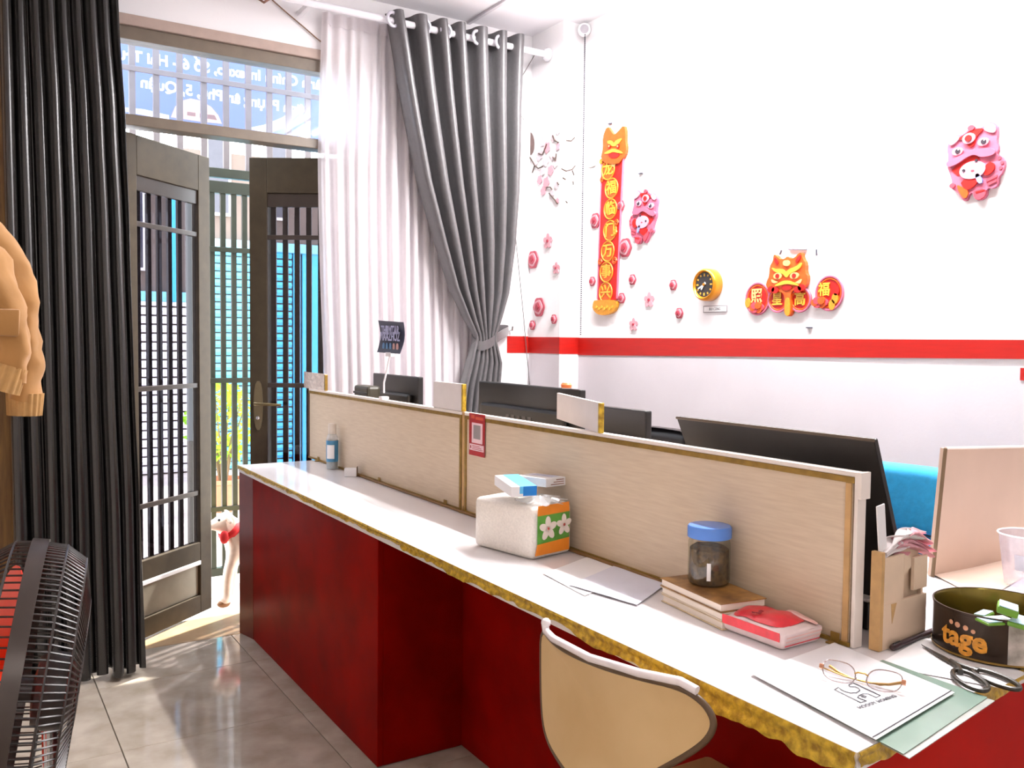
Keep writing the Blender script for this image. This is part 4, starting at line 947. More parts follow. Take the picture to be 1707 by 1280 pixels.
# --- round tin with packets
tc = PZ(1661, 1083); dz = (tc-CAM).dot(FW)/FPX; rt = 98*dz; ht = 74*dz
tin = thing('cookie_tin', 'round dark biscuit tin with printed side at the right end of the counter', 'tin', tc)
TIN = mat('dark_tin_enamel', (58, 44, 34), .25, .5, vary=.1); TINI = mat('olive_gold_tin_inside', (132, 118, 58), .22, .85, vary=.1)
tz = tc+V((0, 0, .003))
b = BM(); lathe(b, [(0, 0), (rt*.97, 0), (rt, .004), (rt, ht-.003), (rt*1.012, ht-.002), (rt*1.012, ht+.002), (rt*.985, ht+.002)], tz, seg=72, caps=False); obj('outer_wall', b, TIN, tin, True)
b = BM(); lathe(b, [(rt*.985, ht+.001), (rt*.965, ht-.004), (rt*.965, .003), (0, .003)], tz, seg=72, caps=False); obj('inside', b, TINI, tin, True)
fd0 = (CAM-tc); fd0.z = 0; fd0.normalize(); fs0 = V((0, 0, 1)).cross(fd0)          # to the right as seen
def TS_(a, z, off=.0012): return tz+(fd0*math.cos(a)+fs0*math.sin(a))*(rt+off)+V((0, 0, z))
def wrap(nm, a_0, a_1, z0, z1, m, off=.0012, n=24):
    b = BM(); grid(b, lambda u, v: TS_(lerp(a_0, a_1, u), lerp(z0, z1, v), off), n, 2); thick(b, .0005); return obj(nm, b, m, tin, True, sharp=80)
wrap('pale_picture', .16, 2.2, .006, ht-.006, mat('grey_village_print', (206, 196, 190), .35, scale=34, col2=(120, 116, 104)), .0010, 40)
wrap('gold_edge_line', -2.6, 2.2, .003, .0065, BRASS, .0012, 60)
COOK = mat('orange_cookie_print', (222, 150, 44), .4, vary=.25, scale=90); COOK2 = mat('pinkish_print', (206, 150, 116), .4, vary=.2, scale=60)
def disc(a, z, r, m, nm, off=.0018):
    b = BM(); c = [TS_(a, z, off)]
    grid(b, lambda s, t: TS_(a+r*t*math.cos(2*PI*s)/rt, z+r*t*math.sin(2*PI*s), off+.0006*(1-t*t)), 26, 4, closed_u=True); thick(b, .0004); return obj(nm, b, m, tin, True, sharp=80)
def wrap_text(t_, size, a_c, zc, m, nm, wide):
    cu = bpy.data.curves.new('text', 'FONT'); cu.body = t_; cu.size = size; cu.align_x = 'CENTER'; cu.align_y = 'CENTER'; cu.extrude = .0004; cu.offset = size*.035; cu.resolution_u = 3
    t = bpy.data.objects.new('text', cu); COL.objects.link(t)
    me = bpy.data.meshes.new_from_object(t.evaluated_get(bpy.context.evaluated_depsgraph_get())); bpy.data.objects.remove(t); bpy.data.curves.remove(cu); me.materials.clear()
    for v in me.vertices: v.co = TS_(a_c+v.co.x*wide/rt, zc+v.co.y, .0016+v.co.z)
    return finish(nm, me, m, tin, False, None)
wrap_text('tage', ht*.62, -.52, ht*.44, COOK, 'gold_lettering', 1.0)
for a, z, r in ((-.72, .74, .05), (-.60, .72, .06), (-.46, .70, .055), (-.34, .66, .045)): disc(a, ht*z, ht*r, COOK2, 'printed_flourish')
for a, z in ((.86, .22), (1.0, .18), (.95, .3)):
    disc(a, ht*z, ht*.10, mat('olive_bush_print', (120, 110, 60), .5, vary=.2, scale=80), 'printed_bush')
# packets inside
GP = mat('green_packet', (112, 164, 52), .35, vary=.1); WP = mat('white_blue_packet', (232, 240, 248), .35, scale=30, col2=(150, 200, 226))
def packet(p, ang, tilt, size, label):
    M = Matrix.Translation(p) @ Matrix.Rotation(ang, 4, 'Z') @ Matrix.Rotation(tilt, 4, 'X'); L_, W_, H_ = size
    r = thing('packet', label, 'packet', p, 'packets in the round tin')
    b = BM(); box(b, (-L_/2, -W_/2, 0), (L_/2, W_/2, H_), .003, M); obj('green_side', b, GP, r, True)
    b = BM(); box(b, (-L_/2+.002, -W_/2+.002, H_+.0001), (L_/2-.002, W_/2-.002, H_+.0016), .0005, M); obj('white_label', b, WP, r); return r
zi = tz.z+ht-.020
pp = lambda px, py, z: at(px, py, Z=z)
packet(pp(1678, 1021, zi+.034), .5, .22, (.048, .034, .013), 'green packet with white label tilted on top in the round tin')
packet(pp(1702, 1042, zi+.012), .25, .1, (.055, .034, .009), 'green packet with white label at the front right inside the round tin')
packet(pp(1660, 1038, zi+.012), -.35, .0, (.060, .036, .006), 'flat green packet under the others in the round tin')
packet(pp(1640, 1028, zi+.006), .15, -.05, (.046, .022, .007), 'narrow green packet at the left inside the round tin')
# --- translucent cup behind the tin
cu_ = PZ(1712, 975); dz = (cu_-CAM).dot(FW)/FPX; rc = 46*dz; hc = 86*dz
cup = thing('plastic_cup', 'empty translucent plastic cup behind the round tin', 'cup', cu_)
b = BM(); lathe(b, [(0, .001), (rc*.72, .001), (rc*.74, .004), (rc*.98, hc)], cu_, seg=40, caps=False); obj('wall', b, clear('cup_plastic', (246, 244, 250), .12, .62, (236, 230, 240)), cup, True)
b = BM(); tube(b, [cu_+V((rc*math.cos(2*PI*k/40), rc*math.sin(2*PI*k/40), hc)) for k in range(40)], .0022, 8, closed=True); obj('rim', b, WPLAS, cup, True)
b = BM(); grid(b, lambda u, v: cu_+V((0, 0, hc*lerp(.35, .65, v)))+(-(-fd0)*math.cos((u-.5)*1.0)+fs0*math.sin((u-.5)*1.0))*(rc*lerp(.835, .905, v)+.001), 10, 2); thick(b, .0004); obj('print', b, mat('pale_grey_print', (196, 196, 210), .5), cup, True)

# ================================================================ THINGS BEHIND THE DIVIDERS
def slab_obj(nm, pts, d, m, parent=None, bev=0):
    b = BM(); o = V(pts[0]); u = (V(pts[1])-o).normalized(); n = u.cross(V(pts[3])-o).normalized(); v = n.cross(u)
    M = frame(o, u, n=n); poly = [((V(p)-o).dot(u), (V(p)-o).dot(v)) for p in pts]; prism(b, poly, M, d)
    if bev: bmesh.ops.bevel(b, geom=list(b.edges), offset=bev, segments=2, affect='EDGES')
    return obj(nm, b, m, parent)
# big dark board leaning on the divider
xb, xt = 1.64, 1.475
ty0, ty1 = at(1457, 735, X=xt).y, at(1128, 697, X=xt).y; tz0 = at(1457, 735, X=xt).z
pb = at(1479, 965, X=1.60); lean = thing('dark_board', 'large flat black board leaning behind the near divider', 'board', (1.56, (ty0+ty1)/2, ZT))
slab_obj('panel', [(xb, ty0+.012, ZT+.002), (xb, ty1-.02, ZT+.002), (xt, ty1, tz0), (xt, ty0, tz0)], .012, BLACKM, lean, .001)
b = BM(); tube(b, [(xt-.000, ty0, tz0+.001), (xt, ty1, tz0+.001)], .0035, 6); obj('top_lip', b, mat('brown_board_lip', (84, 66, 46), .5), lean)
def monitor(name, x, yl, yr, ztop, w_h, label, details=True):
    yc = (yl+yr)/2; r = thing(name, label, 'monitor', (x+.05, yc, ZT+.001))
    zb_ = ztop-w_h
    b = BM(); box(b, (x+.020, yr, zb_), (x+.044, yl, ztop), .004); obj('screen_case', b, BLACKP, r)
    b = BM(); box(b, (x-.004, yr+.05, zb_+.03), (x+.0195, yl-.05, ztop-.075), .010); obj('back_cover', b, BLACKP, r)
    b = BM(); box(b, (x+.0445, yr+.012, zb_+.02), (x+.046, yl-.012, ztop-.012)); obj('screen', b, mat('dark_screen', (18, 18, 22), .1), r)
    b = BM(); box(b, (x-.004, yc-.035, ZT+.012), (x+.016, yc+.035, zb_+.05), .006); obj('stand_neck', b, BLACKP, r)
    b = BM(); box(b, (x-.06, yc-.12, ZT+.001), (x+.12, yc+.12, ZT+.013), .005); obj('stand_foot', b, BLACKP, r)
    for k in range(5):
        b = BM(); box(b, (x-.0056, yc-.08+k*.035, ztop-.125), (x-.0038, yc-.06+k*.035, ztop-.105), .0006); obj('vent', b, mat('grey_vent', (78, 74, 72), .5), r)
    return r
MX = 1.60
monitor('monitor', MX, at(615, 622, X=MX).y, at(690, 632, X=MX).y, at(652, 625, X=MX).z, .30, 'black monitor seen from behind below the dark blue card')
monitor('monitor', MX+.02, at(790, 637, X=MX+.02).y, at(958, 648, X=MX+.02).y, at(870, 642, X=MX+.02).z, .36, 'wide black monitor seen from behind below the curtain tie-back')
# phone-like box beside the first monitor
b = BM(); p = at(630, 655, X=1.53); box(b, (1.50, p.y-.05, 1.02), (1.56, p.y+.10, p.z+.035), .012); box(b, (1.49, p.y-.045, p.z+.0), (1.5005, p.y+.095, p.z+.006), .002)
rr = thing('desk_printer', 'dark desk printer box in front of the far black monitor', 'printer', (1.53, p.y, ZT+.001)); bmesh.ops.delete(b, geom=[], context='VERTS'); b.free()
b = BM(); box(b, (1.462, p.y-.05, ZT+.002), (1.522, p.y+.11, p.z+.032), .012); obj('case', b, mat('dark_olive_plastic', (62, 58, 46), .4), rr)
b = BM(); box(b, (1.456, p.y-.04, p.z-.004), (1.463, p.y+.10, p.z+.006), .002); obj('front_ledge', b, BLACKP, rr)
# small ornament on the second monitor
p = at(944, 646, X=MX+.035); p.z = at(870, 642, X=MX+.02).z+.001
orn = thing('ornament', 'tiny white and orange ornament standing on the wide black monitor', 'ornament', p)
b = BM(); lathe(b, [(0, 0), (.014, 0), (.016, .012), (.010, .024), (.006, .028), (0, .03)], p, seg=16, caps=False); obj('body', b, WPLAS, orn, True)
b = BM(); lathe(b, [(.0165, .002), (.0175, .012), (.013, .018)], p, seg=16, caps=False); obj('orange_band', b, mat('orange_plastic', (240, 130, 70), .4), orn, True)
# office chairs behind the desks
MESHB = mat('black_chair_mesh', (40, 38, 40), .6, vary=.15, scale=120); BLUEF = mat('teal_blue_fabric', (12, 150, 206), .8, vary=.08, scale=50, sheen=.3, bump=.3)
def chair(name, label, back_c, w_, h_, ang, fab, thickb=.05, seatz=.48, seam=False, rnd=.05, frame_m=BLACKP, pads=1):
    c = V(back_c); M = Matrix.Translation((c.x, c.y, 0)) @ Matrix.Rotation(ang, 4, 'Z')
    r = thing(name, label, 'chair', (c.x, c.y, 0))
    for k in range(pads):
        z0 = c.z-h_+k*h_/pads; z1 = c.z-h_+(k+1)*h_/pads-.004
        b = BM(); box(b, (-thickb/2, -w_/2, z0), (thickb/2, w_/2, z1), rnd*.5, M, 4)
        bmesh.ops.subdivide_edges(b, edges=b.edges, cuts=1, use_grid_fill=True)
        for vv in b.verts:
            q = M.inverted() @ vv.co; q.x += .02*(abs(q.y)/(w_/2))**2-.012*math.cos(PI*(q.z-z0)/(z1-z0)-PI/2)*.6; vv.co = M @ q
        obj('backrest', b, fab, r, True)
    if seam:
        b = BM(); tube(b, [M @ V((-thickb/2-.010, w_/2-.10, c.z-.01)), M @ V((-thickb/2-.013, w_/2-.11, c.z-h_/2)), M @ V((-thickb/2-.010, w_/2-.10, c.z-h_))], .003, 6); obj('seam', b, mat('teal_seam', (8, 120, 176), .8), r, True)
    b = BM(); box(b, (-.48, -w_/2, seatz-.06), (-.02, w_/2, seatz), .03, Matrix.Translation((c.x, c.y, 0)) @ Matrix.Rotation(ang+PI, 4, 'Z'), 3); obj('seat', b, fab, r, True)
    b = BM(); tube(b, [M @ V((.05, 0, c.z-h_*.5)), M @ V((.07, 0, seatz+.05)), M @ V((.10, 0, seatz-.08))], .018, 8); obj('back_support', b, frame_m, r, True)
    b = BM(); tube(b, [M @ V((.25, 0, seatz-.06)), M @ V((.25, 0, .09))], .025, 12); obj('gas_lift', b, frame_m, r, True)
    for k in range(5):
        a = 2*PI*k/5; e = M @ V((.25+.26*math.cos(a), .26*math.sin(a), .065)); b = BM(); tube(b, [M @ V((.25, 0, .10)), e], [.022, .014], 8); lg_ = obj('leg', b, frame_m, r, True)
        b = BM(); lathe(b, [(.022, -.012), (.026, -.006), (.026, .006), (.022, .012)], e+V((0, 0, -.037)), (math.cos(a+ang+PI/2), math.sin(a+ang+PI/2), 0), 14); obj('castor', b, frame_m, lg_, True)
    return r
monitor('monitor', MX, at(1008, 678, X=MX).y+.09, at(1067, 686, X=MX).y, at(1037, 682, X=MX).z, .30, 'black monitor seen from behind, half hidden by the angled divider board')
p = at(1106, 711, X=2.30); chair('office_chair', 'black office chair whose rounded top shows left of the big dark board', (2.30, p.y-.02, p.z), .30, .4, PI, BLACKP, .045, rnd=.09)
p0_, p1_ = at(1463, 768, Y=1.62), at(1580, 787, Y=1.62)
bc0 = (p0_+p1_)/2; wb_ = .50
chair('office_chair', 'teal-blue padded office chair behind the counter', (2.42, 1.575, at(1500, 770, X=2.42).z), .36, .40, PI+.08, BLUEF, .10, .46, True, .06, BLACKP, 2)
# beige board at the right edge
bd = thing('beige_board', 'large beige board standing at the right edge behind the tin', 'board', (2.1, 1.30, ZT))
yb = 1.30
P4 = [at(1557, 930, Y=yb), at(1557+170, 930, Y=yb-.0), at(1727, 744, Y=yb), at(1575, 747, Y=yb)]
zlow = ZT+.002
P4[0].z = zlow; P4[1].z = zlow; P4[0].x = at(1558, 895, Y=yb).x-.006
slab_obj('panel', P4, -.012, CARD, bd)
b = BM(); tube(b, [P4[0]+V((0, -.002, 0)), P4[3]+V((0, -.002, 0))], .005, 6); obj('edge_band', b, mat('brown_board_edge', (120, 96, 70), .5), bd)
b = BM(); tube(b, [P4[3]+V((0, -.002, 0)), P4[2]+V((0, -.002, 0))], .004, 6); obj('top_edge', b, CREAM, bd)
# loose beige sheet in front of it
sheet('card_sheet', ((1500, 930), (1660, 905), (1760, 930), (1640, 1000)), ZT+.003, 'pale beige card sheet lying on the desk in front of the beige board', mat('pale_beige_card', (232, 208, 190), .6, vary=.03), .006)
b = BM(); tube(b, [at(px, py, Z=ZT+.012) for px, py in ((1608, 912), (1640, 902), (1655, 890), (1668, 878))], .0035, 6); tag(obj('fold_cord', b, mat('brown_fold_cord', (186, 146, 108), .6), None, True), 'brown cord lying at the foot of the beige board', 'cord')
# little adapter near the dark board
p = PZ(1441, 1046); ad = thing('adapter', 'small black device with white top between the divider and the pen holder', 'adapter', p)
dz = (p-CAM).dot(FW)/FPX; b = BM(); box(b, (-.012, -.014, .001), (.014, .014, 46*dz), .003, Matrix.Translation(p)); obj('case', b, BLACKP, ad)
b = BM(); box(b, (-.014, -.016, 46*dz+.0005), (.016, .016, 46*dz+.008), .003, Matrix.Translation(p)); obj('top', b, WPLAS, ad)
b = BM(); tube(b, [p+V((-.0125, -.004, 46*dz)), p+V((-.0135, -.004, .03)), p+V((-.013, -.002, .003))], .0022, 6); obj('lead', b, mat('grey_lead', (160, 150, 150), .5), ad)

# --- card on a clip stand
p = at(640, 664, X=PX+.004); cs = thing('card_stand', 'white wire clip on the divider holding a dark blue card', 'card stand', (PX+.009, p.y, PTOP))
WIRE = mat('white_wire', (238, 232, 234), .4)
q_ = lambda px, py, x=PX: at(px, py, X=x)
pz = lambda px, py: V((PX+.009, at(px, py, X=PX+.009).y, at(px, py, X=PX+.009).z))
b = BM(); tube(b, [pz(634, 664), pz(640, 646), pz(646, 664)], .0035, 6); tube(b, [pz(628, 668), pz(632, 660), pz(648, 661), pz(650, 669)], .003, 6); b.free()
b = BM(); tube(b, [pz(640, 655), pz(640, 638), pz(646, 612), pz(650, 592)], .004, 8); obj('stem', b, WIRE, cs, True)
b = BM(); yk = pz(640, 660).y; box(b, (PX-.006, yk-.018, PTOP-.012), (PX-.0042, yk+.018, PTOP+.012), .001); box(b, (PX+PT+.0035, yk-.018, PTOP-.012), (PX+PT+.006, yk+.018, PTOP+.012), .001); box(b, (PX-.006, yk-.018, PTOP+.0005), (PX+PT+.006, yk+.018, PTOP+.012), .001); b.free()
b = BM(); box(b, (PX-.007, yk-.016, PTOP+.0005), (PX+PT+.007, yk+.016, PTOP+.012), .003); obj('clamp', b, WIRE, cs)
cpts = [pz(632, 587), pz(670, 590), pz(676, 537), pz(634, 534)]
NAVY = mat('navy_card', (44, 50, 74), .35, vary=.1, scale=20); NAVW = mat('pale_lilac_print_card', (176, 178, 214), .5)
nrm = V((-1, 0, 0))
def cardf(u, v):
    p = cpts[0].lerp(cpts[1], u).lerp(cpts[3].lerp(cpts[2], u), v); return p+V((.012*math.sin(v*PI)-.008, 0, 0))
b = BM(); grid(b, cardf, 8, 10); thick(b, .0015); obj('card', b, NAVY, cs, True, sharp=60)
cc = (cpts[0]+cpts[1]+cpts[2]+cpts[3])/4; ud = (cpts[1]-cpts[0]).normalized(); cw = (cpts[1]-cpts[0]).length; chh = (cpts[3]-cpts[0]).length
for k, (s, f) in enumerate((('THRMTAR', .20), ('MAAZHOZ', .01))):
    text(s, .048, frame(cc+V((-.0068, 0, f*chh)), ud, n=(-1, 0, 0)), NAVW, cs, wide=cw*.78/.22, bold=.0012)
for k in range(5):
    cx = cc+ud*cw*(-.30+.15*k)+V((-.004, 0, -chh*.28)); b = BM(); prism(b, smooth_poly([(-cw*.05, -chh*.10), (cw*.05, -chh*.10), (cw*.05, chh*.08), (0, chh*.11), (-cw*.05, chh*.08)], 1), frame(cx, ud, n=(-1, 0, 0)), .001)
    obj('printed_picture', b, mat('card_picture_'+('blue' if k < 3 else 'rose'), (80, 120, 160) if k < 3 else (190, 150, 146), .5), cs)
b = BM(); p = pz(650, 592); box(b, (p.x-.010, p.y-.028, p.z-.006), (p.x+.008, p.y+.024, p.z+.012), .003); obj('clip', b, WIRE, cs)

# --- red payment card on the divider
R0, R1, R2, R3 = [at(*p, X=PX-.0045) for p in ((782, 757), (808, 764), (811, 693), (784, 688))]
rc_ = thing('red_card', 'red payment card with a white square stuck to the near divider', 'card', R0)
ru = (R1-R0); rv = R3-R0; RW = abs(ru.y); RH = rv.z; y_l = R0.y; zl = R0.z
Mr = frame((PX-.0042, y_l, zl), (0, -1, 0), (0, 0, 1))
def rp(nm, u0, v0, u1, v1, m, d): b = BM(); box(b, (u0*RW, v0*RH, 0), (u1*RW, v1*RH, d), .0003, Mr); return obj(nm, b, m, rc_)
CRED = mat('red_card_print', (170, 34, 40), .35, vary=.1, scale=40); CPNK = mat('pale_pink_print', (238, 206, 212), .4); CGRY = mat('grey_code_patch', (150, 140, 140), .5, vary=.05)
rp('card', 0, 0, 1, 1, CRED, .0012); rp('white_square', .18, .30, .86, .78, CPNK, .0016); rp('grey_square', .29, .40, .74, .73, CGRY, .0019); rp('white_panel', .04, .12, .95, .27, CPNK, .0017)
for k in range(3): rp('printed_line', .22, .145+.038*k, .9-.1*k, .16+.038*k, CRED, .0019)
rp('printed_mark', .09, .16, .16, .23, CRED, .0019)
rp('header_patch', .14, .88, .36, .96, mat('orange_card_print', (206, 84, 56), .4), .0016); rp('header_line', .42, .86, .9, .93, mat('orange_card_print', (206, 84, 56), .4), .0016)

# ================================================================ CHAIR IN FRONT
fcx = .965
FCH = thing('plastic_chair', 'beige plastic chair with highlight-white tube rim pushed up to the counter', 'chair', (1.15, 1.22, 0))
out = [(893, 1046), (925, 1072), (1000, 1100), (1080, 1126), (1135, 1143), (1165, 1168), (1181, 1200), (1178, 1225), (1160, 1248), (1110, 1280), (1050, 1312), (985, 1310), (945, 1272), (912, 1236), (897, 1195), (893, 1120)]
op = [at(*p, X=fcx) for p in out]; o2 = smooth_poly([(-p.y, p.z) for p in op], 2)
cyc = sum(p.y for p in op)/len(op)
def curvex(y): return fcx+.085*((y-cyc)/.26)**2*.5-.02
b = BM(); cx = sum(p[0] for p in o2)/len(o2); cz = sum(p[1] for p in o2)/len(o2); n = len(o2)
def seatback(s, t):
    f = s*n; i = int(f) % n; g = f-int(f); x = lerp(o2[i][0], o2[(i+1) % n][0], g); z = lerp(o2[i][1], o2[(i+1) % n][1], g)
    x, z = lerp(cx, x, t), lerp(cz, z, t); return V((curvex(-x)+.012*(1-t*t), -x, z))
grid(b, seatback, n*2, 14, closed_u=True); thick(b, .006); obj('backrest', b, mat('beige_chair_plastic', (222, 192, 142), .42, scale=4, col2=(206, 172, 118)), FCH, True, sharp=80)
b = BM(); tube(b, [seatback(k/(n*2), 1.0)+V((-.002, 0, 0)) for k in range(n*2)], .0058, 10, closed=True); obj('rim_piping', b, mat('brown_rim_piping', (92, 70, 48), .35), FCH, True)
b = BM(); tp_ = [at(px, py, X=fcx) for px, py in ((903, 1046), (906, 1058), (925, 1069), (1000, 1098), (1080, 1124), (1138, 1141), (1160, 1158))]
tube(b, [V((curvex(p.y)-.004, p.y, p.z+.006)) for p in tp_], .0075, 12); obj('top_tube', b, mat('highlit_top_tube', (246, 240, 244), .2), FCH, True)  # blown highlight of the chrome rim put into the tube's white colour
b = BM(); ball(b, V((curvex(tp_[0].y)-.002, tp_[0].y, tp_[0].z+.008)), .010, 2); obj('tube_end', b, MATS['highlit_top_tube'], FCH, True)
yl_, yr_ = max(p.y for p in op)-.07, min(p.y for p in op)+.15
b = BM(); box(b, (fcx+.03, yr_, .43), (1.375, yl_, .455), .012); obj('seat', b, MATS['beige_chair_plastic'], FCH, True)
for y in (yl_-.02, yr_+.02):
    b = BM(); tube(b, [(curvex(y)+.018, y, .64), (fcx+.05, y, .52), (fcx+.07, y, .44), (fcx+.05, y, .2), (fcx+.02, y, .012)], .011, 10); obj('rear_leg', b, CHROME, FCH, True)
    b = BM(); tube(b, [(1.33, y, .44), (1.345, y, .2), (1.355, y, .012)], .011, 10); obj('front_leg', b, CHROME, FCH, True)

# ================================================================ ON THE RIGHT WALL
WF = XW-.0008
def wpt(px, py): p = at(px, py, X=WF); return (-p.y, p.z)
MWALL = frame((WF, 0, 0), (0, -1, 0), (0, 0, 1))
def wp(nm, poly, d0, d1, m, parent, sm=0, M=None, bev=0):
    b = BM(); prism(b, smooth_poly(poly, sm) if sm else poly, (M or MWALL) @ Matrix.Translation((0, 0, d0)), d1-d0)
    return obj(nm, b, m, parent)
def wthing(name, label, cat, px, py, group=None):
    u, v = wpt(px, py); return thing(name, label, cat, (WF, -u, v), group)
O_RED = mat('ornament_red', (190, 22, 16), .45, vary=.12, scale=60); O_PNK = mat('ornament_pink', (192, 100, 126), .5, vary=.05); O_ROSE = mat('ornament_rose', (196, 70, 86), .5, vary=.08)
O_PALE = mat('ornament_pale_pink', (208, 154, 172), .5, vary=.03); O_GOLD = mat('ornament_gold', (214, 146, 44), .4, .15, vary=.12, scale=80); O_ORG = mat('ornament_orange', (210, 84, 20), .45, vary=.15, scale=60)
O_YEL = mat('ornament_yellow', (226, 176, 60), .4, .1, vary=.06); O_DK = mat('ornament_dark_eye', (52, 44, 54), .4); O_BLU = mat('ornament_blue_bow', (136, 146, 206), .5); O_CRM = mat('ornament_cream', (222, 184, 116), .45)

# ---- tall couplet scroll with dragon head
sct = wthing('couplet_banner', 'tall red hanging banner with gold characters and a dragon head on top', 'banner', 1015, 525)
pol = [wpt(*p) for p in ((1006, 258), (1041, 258), (1037, 340), (1033, 430), (1030, 500), (998, 500), (1000, 430), (1003, 340))]
wp('red_panel', pol, .0, .008, O_RED, sct)
for sx in (0, 1):
    e = [(1006, 262), (1003, 340), (1000, 430), (998, 498)] if sx == 0 else [(1041, 262), (1037, 340), (1033, 430), (1030, 498)]
    b = BM(); tube(b, [MWALL @ V((*wpt(*p), .006)) for p in e], .005, 6); obj('pink_edge', b, O_PNK, sct, True)
def N8(crop, org, sc_): return [(org[0]+x/sc_, org[1]+y/sc_) for x, y in crop]
hd = [(440, 230), (452, 180), (450, 130), (470, 80), (490, 110), (500, 122), (515, 110), (545, 75), (552, 110), (550, 150), (556, 180), (548, 215), (530, 235), (520, 250), (470, 250)]
hd = [wpt(*p) for p in N8(hd, (840, 180), 2.667)]
hdo = wp('dragon_head', hd, .0, .016, O_ORG, sct, 1)
for c, m, d in (([(470, 150), (490, 145), (500, 160), (512, 145), (540, 135), (525, 160), (505, 175), (480, 165)], O_YEL, .019), ([(455, 205), (480, 190), (500, 182), (525, 190), (545, 205), (520, 202), (500, 196), (478, 206)], O_YEL, .020),
                ([(472, 205), (500, 200), (530, 206), (515, 225), (485, 225)], O_RED, .018)):
    wp('gold_relief', [wpt(*p) for p in N8(c, (840, 180), 2.667)], .014, d, m, sct, 1)
for c in ((482, 172), (520, 172)):
    u, v = wpt(840+c[0]/2.667, 180+c[1]/2.667); wp('eye', ell(u, v, .012, .011, 12), .015, .021, O_RED, hdo); wp('pupil', ell(u, v, .005, .005, 8), .0205, .022, O_CRM, hdo)
for i, (ch, cx, cy) in enumerate((('龙', 470, 275), ('福', 485, 358), ('临', 480, 450), ('门', 478, 546), ('万', 468, 638), ('事', 462, 730), ('兴', 459, 820))):
    px, py = 840+cx/2.667, 180+cy/2.667; u, v = wpt(px, py)
    rx, ry = abs(wpt(px+10.5, py)[0]-u), abs(wpt(px, py+16.5)[1]-v)
    dd = wp('medallion', ell(u, v, rx, ry, 24), .007, .0095, O_ORG, sct)
    b = BM(); tube(b, [MWALL @ V((u+rx*math.cos(2*PI*k/28), v+ry*math.sin(2*PI*k/28), .0095)) for k in range(28)], .0035, 6, closed=True); obj('medallion_rim', b, O_GOLD, dd, True)
    text(ch, ry*1.45, MWALL @ Matrix.Translation((u, v, .0105)), O_YEL, dd, 'character', .0012, rx/ry*1.15, bold=.0012)
bs = [wpt(*p) for p in ((996, 500), (1031, 500), (1033, 509), (1027, 521), (1012, 526), (1000, 524), (992, 515), (993, 505))]
wp('gold_base', bs, 0, .018, O_GOLD, sct, 1)
for k in range(7):
    u, v = wpt(999+4.4*k, 512+3*((k % 2))); wp('base_bead', ell(u, v, .008, .007, 8), .017, .021, O_YEL, sct)
for px, py, r, m in ((1026, 240+33, .018, O_CRM), (1006, 300, .014, O_ORG), (1030, 372, .017, O_ORG), (1028, 388, .014, O_GOLD), (1027, 435, .018, O_ORG), (1003, 437, .016, O_ORG), (1005, 270, .013, O_GOLD)):
    u, v = wpt(px, py); b = BM(); tube(b, [MWALL @ V((u+r*(1-.7*k/22)*math.cos(k*.52), v+r*(1-.7*k/22)*math.sin(k*.52), .010)) for k in range(23)], .004, 6); obj('cloud_scroll', b, m, sct, True)

# ---- lucky dragon with four medallions
drg = wthing('fortune_ornament', 'gold dragon head ornament over four red medallions with gold characters', 'ornament', 1320, 522)
def d8(p): return wpt(1240+p[0]/9.483, 410+p[1]/9.483)
for (cx, cy, rx, ry, ch, tx, ty, ts, d) in ((235, 835, 185, 245, '照', 222, 800, 250, .006), (570, 850, 155, 190, '星', 560, 850, 230, .010), (920, 850, 160, 185, '高', 918, 850, 240, .010), (1370, 745, 215, 265, '福', 1290, 700, 240, .006)):
    u, v = d8((cx, cy)); ru = abs(d8((cx+rx, cy))[0]-u); rv_ = abs(d8((cx, cy+ry))[1]-v)
    md = wp('medallion', ell(u, v, ru, rv_, 36), 0, d, O_RED, drg)
    for f, m, tr2 in ((1.0, O_PNK, .005), (.86, O_ORG, .0035)):
        b = BM(); tube(b, [MWALL @ V((u+f*ru*math.cos(2*PI*k/40), v+f*rv_*math.sin(2*PI*k/40), d)) for k in range(40)], tr2, 6, closed=True); obj('medallion_rim', b, m, md, True)
    u2, v2 = d8((tx, ty)); hh = abs(d8((tx, ty+ts/2))[1]-v2)*2
    text(ch, hh*.95, MWALL @ Matrix.Translation((u2, v2, d+.002)), O_YEL if ch != '照' else O_CRM, md, 'character', .0015, 1.0, bold=.0012)
for cx, cy, rx, ry in ((235, 975, 110, 75), (1230, 895, 130, 70)):
    for k in range(6):
        a = k*1.05; u, v = d8((cx+rx*.55*math.cos(a), cy+ry*.5*math.sin(a))); wp('peony_petal', ell(u, v, .017, .014, 10), .006, .013+.001*k, O_ORG if k % 2 else O_ROSE, drg)
for cx, cy, r in ((1490, 700, .0), (1470, 830, 1), (1420, 930, 1), (90, 900, 1)):
    u, v = d8((cx, cy)); wp('coin', ell(u, v, .014, .020, 14), .006, .012, O_RED if r == 0 else O_GOLD, drg)
hdp = [(405, 640), (420, 560), (460, 480), (465, 330), (520, 240), (530, 140), (560, 150), (620, 210), (690, 215), (750, 165), (800, 208), (870, 185), (920, 120), (975, 105), (985, 200), (1035, 270), (1030, 420), (1070, 490), (1040, 640), (940, 700), (830, 690), (790, 800), (820, 1000), (800, 1080), (760, 1120), (710, 1090), (690, 1010), (710, 800), (650, 720), (480, 720)]
hdm = wp('dragon_head', [d8(p) for p in hdp], .004, .022, O_ORG, drg, 1)
